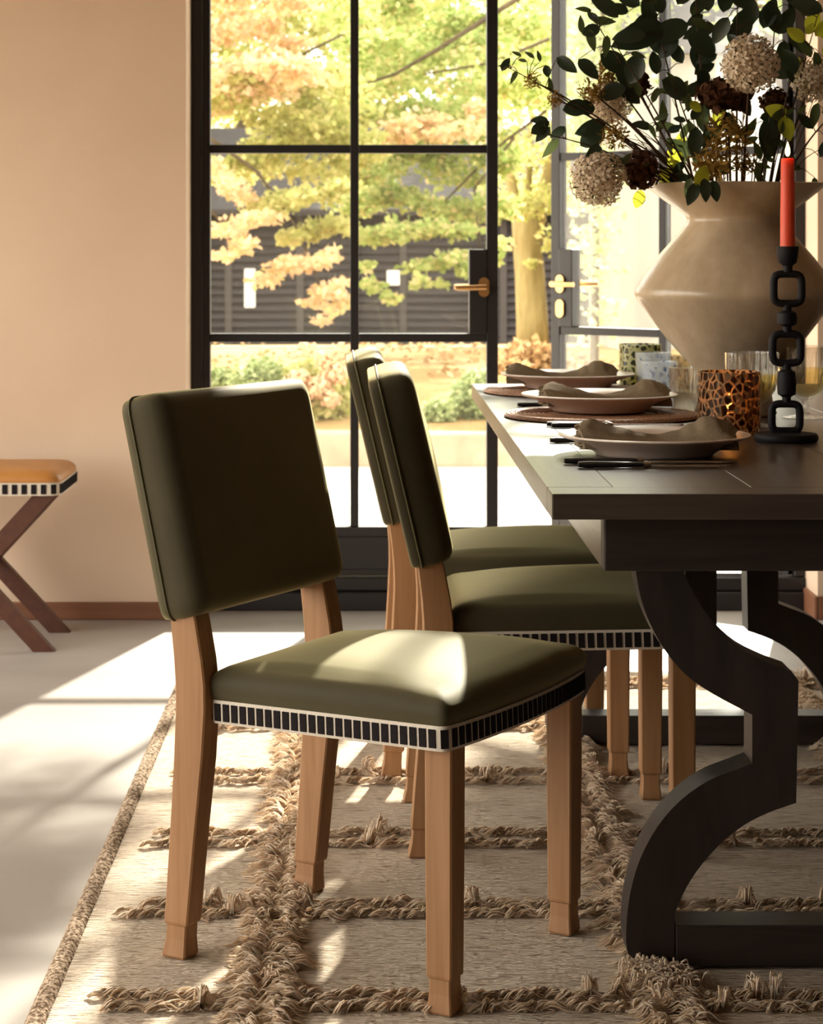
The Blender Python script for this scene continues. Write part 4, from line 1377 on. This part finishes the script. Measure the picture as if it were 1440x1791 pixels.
def cloud(name, clumps, size, mat, parent, flat=0.5, kind='stuff'):
    # clumps: (centre, (rx, ry, rz), n)
    Vs, Fs = [], []
    for c, rr, n in clumps:
        d = RNG.normal(size=(n, 3)); d /= np.linalg.norm(d, axis=1)[:, None]
        p = np.array(c) + d * (RNG.random((n, 1)) ** 0.45) * np.array(rr)
        t = RNG.normal(size=(n, 3)); t[:, 2] *= 0.6; t /= np.linalg.norm(t, axis=1)[:, None]
        up = RNG.normal(size=(n, 3)) * (1 - flat); up[:, 2] += flat * 1.5; up[:, 1] -= 0.35
        s_ = np.cross(t, up); s_ /= (np.linalg.norm(s_, axis=1)[:, None] + 1e-9)
        nn = np.cross(s_, t)
        L_ = size * RNG.uniform(0.6, 1.35, (n, 1))
        v = np.stack([p, p + t * L_ * 0.5 + s_ * L_ * 0.42, p + t * L_, p + t * L_ * 0.5 - s_ * L_ * 0.42 + nn * L_ * 0.1], 1).reshape(-1, 3)
        o = sum(len(q) for q in Vs)
        Vs.append(v)
        Fs.append(np.arange(o, o + len(v)).reshape(-1, 4))
    return tag(raw(name, np.concatenate(Vs), np.concatenate(Fs), mat, parent), kind=kind)


def clump_px(px_, py_, d, wpx, hpx, n, ry=None):
    c = P(px_, py_, d)
    k_ = d / F
    return (tuple(c), (wpx * k_, ry or max(wpx, hpx) * k_ * 0.8, hpx * k_), n)


def sprays(x0, x1, y0, y1, d0, d1, m, n, w_, h_, seed):
    r_ = random.Random(seed)
    return [clump_px(r_.uniform(x0, x1), r_.uniform(y0, y1), r_.uniform(d0, d1), w_ * r_.uniform(.6, 1.4), h_ * r_.uniform(.6, 1.4), n) for _ in range(m)]


def limb(e, pts, r0, r1, mat, name='limb'):
    n = len(pts)
    MB().tube(pts, [r0 + (r1 - r0) * i / (n - 1) for i in range(n)], 8).build(name, mat, e, True)


def tree(name, label, trunk, mat_bark, limbs, fol, size, mat):
    e = empty(name, (0, 0, 0))
    limb(e, *trunk, mat_bark, 'trunk')
    for l in limbs: limb(e, *l, mat_bark)
    for c in fol:
        cloud('foliage', c[0], size, c[1], e, 0.45)
    tag(e, label, 'tree', 'garden trees')
    return e


def px_path(l, d): return [P(a, b, d) for a, b in l]


# peach maple, trunk out of frame to the left
def droop(path, d, w_, h_, n, per=4, seed=0):
    # a hanging spray: small flat clumps strung along a path
    r_ = random.Random(seed)
    out = []
    for i in range(len(path) - 1):
        for q in range(per):
            t = (q + 0.5) / per
            x = path[i][0] * (1 - t) + path[i + 1][0] * t + r_.uniform(-8, 8)
            y = path[i][1] * (1 - t) + path[i + 1][1] * t + r_.uniform(-9, 9)
            out.append(clump_px(x, y, d + r_.uniform(-.4, .4), w_ * r_.uniform(.6, 1.3), h_ * r_.uniform(.6, 1.3), n, 0.25))
    return out


t1 = sprays(330, 520, -260, 190, 13.6, 15.2, 60, 230, 56, 22, 1)
t1 += droop([(372, 290), (400, 330), (430, 345)], 14, 20, 8, 60, 4, 31) + droop([(385, 415), (425, 395), (475, 375)], 13.8, 24, 9, 70, 4, 32) + droop([(378, 445), (410, 435), (440, 420)], 13.8, 18, 6, 50, 3, 33)
t1 += droop([(455, 490), (500, 465), (545, 455), (590, 450)], 14, 26, 10, 70, 4, 34) + droop([(540, 530), (575, 505), (605, 500)], 14, 20, 8, 60, 3, 35) + droop([(560, 555), (590, 540), (610, 520)], 14, 15, 6, 45, 3, 36)
t1g = sprays(350, 640, 120, 300, 14.2, 15.4, 44, 210, 54, 22, 11) + droop([(440, 370), (500, 350), (560, 340), (610, 320)], 14.3, 34, 16, 110, 4, 37) + droop([(490, 420), (560, 400), (610, 400)], 14.3, 30, 14, 100, 4, 38)
tree('maple_tree', 'autumn maple with peach and orange leaves seen through the left door panes',
     ([Vector((-2.6, 15.2, 0.25)), Vector((-2.5, 15.2, 1.5)), Vector((-2.2, 15, 3.0)), Vector((-1.8, 14.8, 4.6))], 0.16, 0.08), 'bark_dark',
     [(px_path([(200, 60), (380, 150), (480, 120), (600, 60)], 14.6), 0.02, 0.008), (px_path([(150, 150), (350, 230), (450, 300), (520, 400), (560, 500)], 14.2), 0.018, 0.005), (px_path([(120, 200), (330, 330), (400, 400), (440, 410)], 14.2), 0.016, 0.005)],
     [(t1, 'fol_orange'), (t1g, 'fol_yellow')], 0.05, 'fol_orange')
t2 = sprays(590, 1010, -280, 190, 15.5, 17.5, 90, 230, 60, 26, 2)
t2 += sprays(610, 880, 190, 380, 15.5, 16.5, 40, 210, 50, 22, 3)
t2 += droop([(640, 420), (690, 400), (750, 400), (820, 400)], 15.4, 34, 16, 110, 4, 41) + droop([(636, 470), (652, 505), (700, 530)], 15.4, 12, 7, 45, 3, 42) + droop([(722, 465), (770, 455), (830, 450)], 15.4, 26, 9, 75, 4, 43) + droop([(720, 500), (770, 492)], 15.3, 16, 6, 45, 3, 44) + droop([(810, 480), (850, 455), (870, 430)], 15.4, 20, 12, 70, 3, 45)
t2o = sprays(680, 850, 190, 260, 15.0, 15.4, 10, 120, 40, 16, 12)
tree('maple_tree', 'green maple with branches spreading across the top door panes',
     ([Vector((3.35, 16.0, 0.25)), Vector((3.3, 16.0, 1.8)), Vector((2.9, 15.9, 3.0)), Vector((1.9, 15.6, 4.2))], 0.14, 0.06), 'bark_dark',
     [(px_path([(1010, -70), (870, 20), (760, 90), (690, 130), (600, 160)], 15.4), 0.024, 0.008), (px_path([(980, 60), (860, 110), (740, 130)], 15.4), 0.014, 0.006), (px_path([(1000, 160), (880, 250), (780, 350), (700, 430)], 15.8), 0.014, 0.005), (px_path([(900, 240), (830, 330), (840, 440)], 15.8), 0.012, 0.005)],
     [(t2, 'fol_green'), (t2o, 'fol_orange')], 0.054, 'fol_green')
# big pale trunk seen in the gap between the doors
t3 = sprays(850, 1000, -260, 350, 19.5, 21.5, 60, 120, 70, 30, 5) + [clump_px(900, 360, 19.6, 40, 26, 200), clump_px(960, 350, 19.6, 44, 30, 200), clump_px(965, 420, 19.6, 20, 30, 110), clump_px(930, 462, 19.7, 13, 8, 40)]
tree('pale_tree', 'yellow leafed tree with thick pale trunk in the gap between the doors',
     ([P(932, 612, 20), P(931, 560, 20), P(927, 480, 20), P(922, 420, 20), P(918, 370, 20)], 0.155, 0.125), 'bark',
     [(px_path([(915, 420), (905, 370), (890, 300), (870, 200)], 20), 0.08, 0.03), (px_path([(935, 420), (945, 360), (965, 280), (990, 150)], 20.1), 0.085, 0.03), (px_path([(925, 400), (925, 330), (930, 200)], 20.2), 0.05, 0.02)],
     [(t3, 'fol_yellow')], 0.062, 'fol_yellow')
# trees further back
t4 = sprays(300, 760, -260, 330, 44, 50, 80, 330, 90, 60, 6)
tree('far_tree', 'pale yellow green tree behind the black barn on the left',
     ([P(420, 620, 47), P(420, 400, 47), P(430, 200, 47)], 0.35, 0.2), 'bark_dark', [], [(t4, 'fol_yellow')], 0.17, 'fol_yellow')
t5 = sprays(700, 1440, -260, 360, 44, 52, 110, 330, 100, 60, 8)
tree('far_tree', 'green tree behind the black barn on the right',
     ([P(1150, 620, 48), P(1150, 400, 48), P(1140, 200, 48)], 0.35, 0.2), 'bark_dark', [], [(t5, 'fol_green')], 0.17, 'fol_green')
t6 = sprays(1000, 1075, -120, 260, 13.2, 14.4, 22, 60, 50, 60, 21) + sprays(1015, 1062, 250, 560, 13.4, 14.2, 14, 34, 40, 70, 22) + sprays(1080, 1160, -150, 120, 13.4, 14.4, 10, 60, 50, 60, 23) + sprays(1250, 1420, -150, 60, 13.4, 14.4, 12, 70, 40, 60, 24)
tree('young_tree', 'slim pale green young tree seen through the glass of the open door',
     ([P(1040, 660, 13.9), P(1042, 400, 13.9), P(1050, 150, 13.9), P(1060, -100, 13.9)], 0.03, 0.015), 'bark_dark', [], [(t6, 'fol_box')], 0.06, 'fol_box')
# overhanging bough above the doors, out of frame: placed to block and dapple the sun
bough = empty('overhanging_tree', (0, 0, 0))
tag(bough, 'tall tree beside the terrace with a leafy bough hanging above the doors', 'tree', 'garden trees')
limb(bough, [Vector((5.2, 10.9, 0.2)), Vector((5.1, 10.8, 2.0)), Vector((4.8, 10.5, 3.4)), Vector((4.2, 10.2, 4.6))], 0.2, 0.12, 'bark_dark', 'trunk')
limb(bough, [Vector((4.8, 10.5, 3.3)), Vector((3.2, 9.9, 3.55)), Vector((1.4, 9.6, 3.6)), Vector((-0.8, 9.5, 3.5))], 0.09, 0.02, 'bark_dark')
bc = []
rb = random.Random(5)
for _ in range(360):
    xx = rb.uniform(-1.6, 0.78)
    bc.append(((xx, 9.6 + rb.uniform(-0.5, 0.5), rb.uniform(3.34, 5.6)), (0.26, 0.34, 0.13), 130))
for _ in range(64):  # clumps added to keep direct sun off the tabletop
    bc.append(((rb.uniform(1.64, 2.4), 9.6 + rb.uniform(-0.45, 0.45), rb.uniform(3.12, 3.84)), (0.2, 0.3, 0.12), 120))
cloud('foliage', bc, 0.085, 'fol_green', bough, 0.5)

# black weatherboarded barn
BY = 36.0
bk = BY / F
barn = empty('barn', (0, BY, 0))
tag(barn, 'black weatherboarded barn beyond the garden trees', 'barn')
z0b, z1b = H - (600 - PY) * bk, H - (372 - PY) * bk
MB().box((150 - PX) * bk, (1460 - PX) * bk, 0.06, 3.0, z0b - 0.1, z1b).build('wall', 'barn', barn)
nb_ = 16
pitch = (z1b - z0b) / nb_
posts = [150, 325, 400, 525, 705, 880, 1060, 1260, 1460]
for i in range(len(posts) - 1):
    xa_, xb_ = (posts[i] - PX) * bk + 0.06, (posts[i + 1] - PX) * bk - 0.06
    base_me = None
    for j in range(nb_):
        za_ = z0b + j * pitch
        if base_me is None:
            o = MB().rings([[(xa_, -0.05, 0), (xb_, -0.05, 0), (xb_, 0.05, 0), (xa_, 0.05, 0)], [(xa_, 0.02, pitch * 1.02), (xb_, 0.02, pitch * 1.02), (xb_, 0.05, pitch * 1.02), (xa_, 0.05, pitch * 1.02)]]).build('board', 'barn', barn)
            base_me = o.data
            o.location = (0, 0, za_)
        else:
            o = bpy.data.objects.new('board', base_me); COL.objects.link(o); o.parent = barn; o.location = (0, 0, za_)
for p_ in posts:
    MB().box((p_ - PX) * bk - 0.06, (p_ - PX) * bk + 0.06, -0.06, 0.05, z0b - 0.1, z1b + 0.02).build('post', 'barn_post', barn)
MB().rings([[((130 - PX) * bk, -0.4, z1b - 0.05), ((1480 - PX) * bk, -0.4, z1b - 0.05), ((1480 - PX) * bk, -0.4, z1b + 0.05), ((130 - PX) * bk, -0.4, z1b + 0.05)], [((130 - PX) * bk, 3.2, z1b + 1.5), ((1480 - PX) * bk, 3.2, z1b + 1.5), ((1480 - PX) * bk, 3.2, z1b + 1.6), ((130 - PX) * bk, 3.2, z1b + 1.6)]]).build('roof', 'roof', barn)
wn_ = MB().box((428 - PX) * bk, (447 - PX) * bk, -0.07, -0.03, H - (538 - PY) * bk, H - (470 - PY) * bk, 0.01).build('window', 'white_paint', barn)
MB().box((677 - PX) * bk, (699 - PX) * bk, -0.07, -0.03, H - (499 - PY) * bk, H - (473 - PY) * bk, 0.01).build('window', 'white_paint', barn)
# low timber edging in front of the barn, with a dark post
edg = empty('timber_edging', (0, 19, 0))
for a, b in ((365, 420), (425, 600), (640, 695), (715, 780), (790, 860)):
    ka = 19.0 / F
    MB().box((a - PX) * ka, (b - PX) * ka, 0, 0.12, 0.15, H - (606 - PY) * ka, 0.01).build('sleeper', 'curb', edg)
tag(edg, 'row of pale timber sleepers edging the lawn in front of the barn', 'edging')
po = P(706, 626, 18.6)
tag(MB().box(po.x - 0.05, po.x + 0.05, 18.6, 18.7, 0.18, H - (594 - PY) * 18.6 / F, 0.008).build('garden_post', 'barn_post'), 'short dark post standing by the pale timber sleepers', 'post')


def shrub(name, px_, py_, d, wpx, hpx, n, mat, label, size=0.028, extra=None, cat='shrub', group=None):
    c = P(px_, py_, d)
    e = empty(name, (c.x, c.y, 0.22))
    k_ = d / F
    cl = [((0, 0, c.z - 0.22), (wpx * k_, wpx * k_, hpx * k_), n)]
    cloud('foliage', cl, size, mat, e, 0.2)
    MB().tube([(0, 0, -0.05), (0.01, 0, c.z - 0.22)], [0.014, 0.008], 6).build('stem', 'bark_dark', e)
    if extra:
        for (ax, ay, r_, m_) in extra:
            q = P(ax, ay, d - 0.22) - Vector((c.x, c.y, 0.22))
            VV, FF = petal_cloud(r_ * k_, 120, 0.03)
            o = raw('bloom', np.array(VV) + np.array(q), FF, m_, e)
    tag(e, label, cat, group)
    return e


OBY = 18.6
ob = empty('white_outbuilding', (3.2, OBY, 0.2))
tag(ob, 'low white rendered outbuilding at the right beyond the open door', 'building')
MB().box(-1.05, 3.2, 0, 2.5, -0.1, 2.6).build('wall', 'grey_render', ob)
MB().rings([[(-1.15, -0.12, 2.6), (-1.15, 2.6, 2.6), (-1.15, 1.25, 3.3)], [(3.3, -0.12, 2.6), (3.3, 2.6, 2.6), (3.3, 1.25, 3.3)]]).build('roof', 'roof', ob)
shrub('box_shrub', 455, 672, 11.3, 52, 48, 2600, 'fol_box', 'clipped pale green box ball behind the curb, left of the peach blooms', 0.03)
shrub('box_shrub', 835, 700, 11.2, 46, 55, 2400, 'fol_box', 'large rounded green shrub behind the curb beside the table end', 0.03)
shrub('box_shrub', 768, 722, 11.1, 32, 28, 1200, 'fol_box', 'low green shrub behind the curb, just left of the large rounded shrub', 0.03)
shrub('box_shrub', 385, 668, 12.2, 28, 26, 900, 'fol_box', 'small green shrub at the left door frame', 0.03)
rh = random.Random(3)
shrub('hydrangea', 555, 690, 11.25, 68, 66, 2200, 'fol_yellow', 'hydrangea bush with peach blooms behind the curb, seen between the chairs', 0.05,
      [(500 + rh.uniform(0, 110), 606 + rh.uniform(0, 100), rh.uniform(13, 19), 'bloom') for _ in range(15)], 'bush')
tag(cloud('leaf_pile', [clump_px(930, 640, 14.5, 60, 42, 1500), clump_px(1000, 650, 14.5, 70, 38, 1500), clump_px(900, 660, 14.0, 40, 30, 700)], 0.06, 'fol_litter', None, 0.3), 'heap of fallen orange leaves at the foot of the pale trunk', 'leaves')
lit = []
for _ in range(34):
    y = RNG.uniform(11.5, 22); xx = RNG.uniform(-2, 5)
    if xx > 1.3 and y > 17: y -= 5.5
    zg = np.interp(y, [a for a, b in prof_g], [b for a, b in prof_g])
    lit.append(((xx, y, zg + 0.02), (0.7, 0.7, 0.008), 40))
tag(cloud('fallen_leaves', lit, 0.055, 'fol_litter', None, 0.7), 'scattered fallen leaves lying across the lawn', 'leaves')
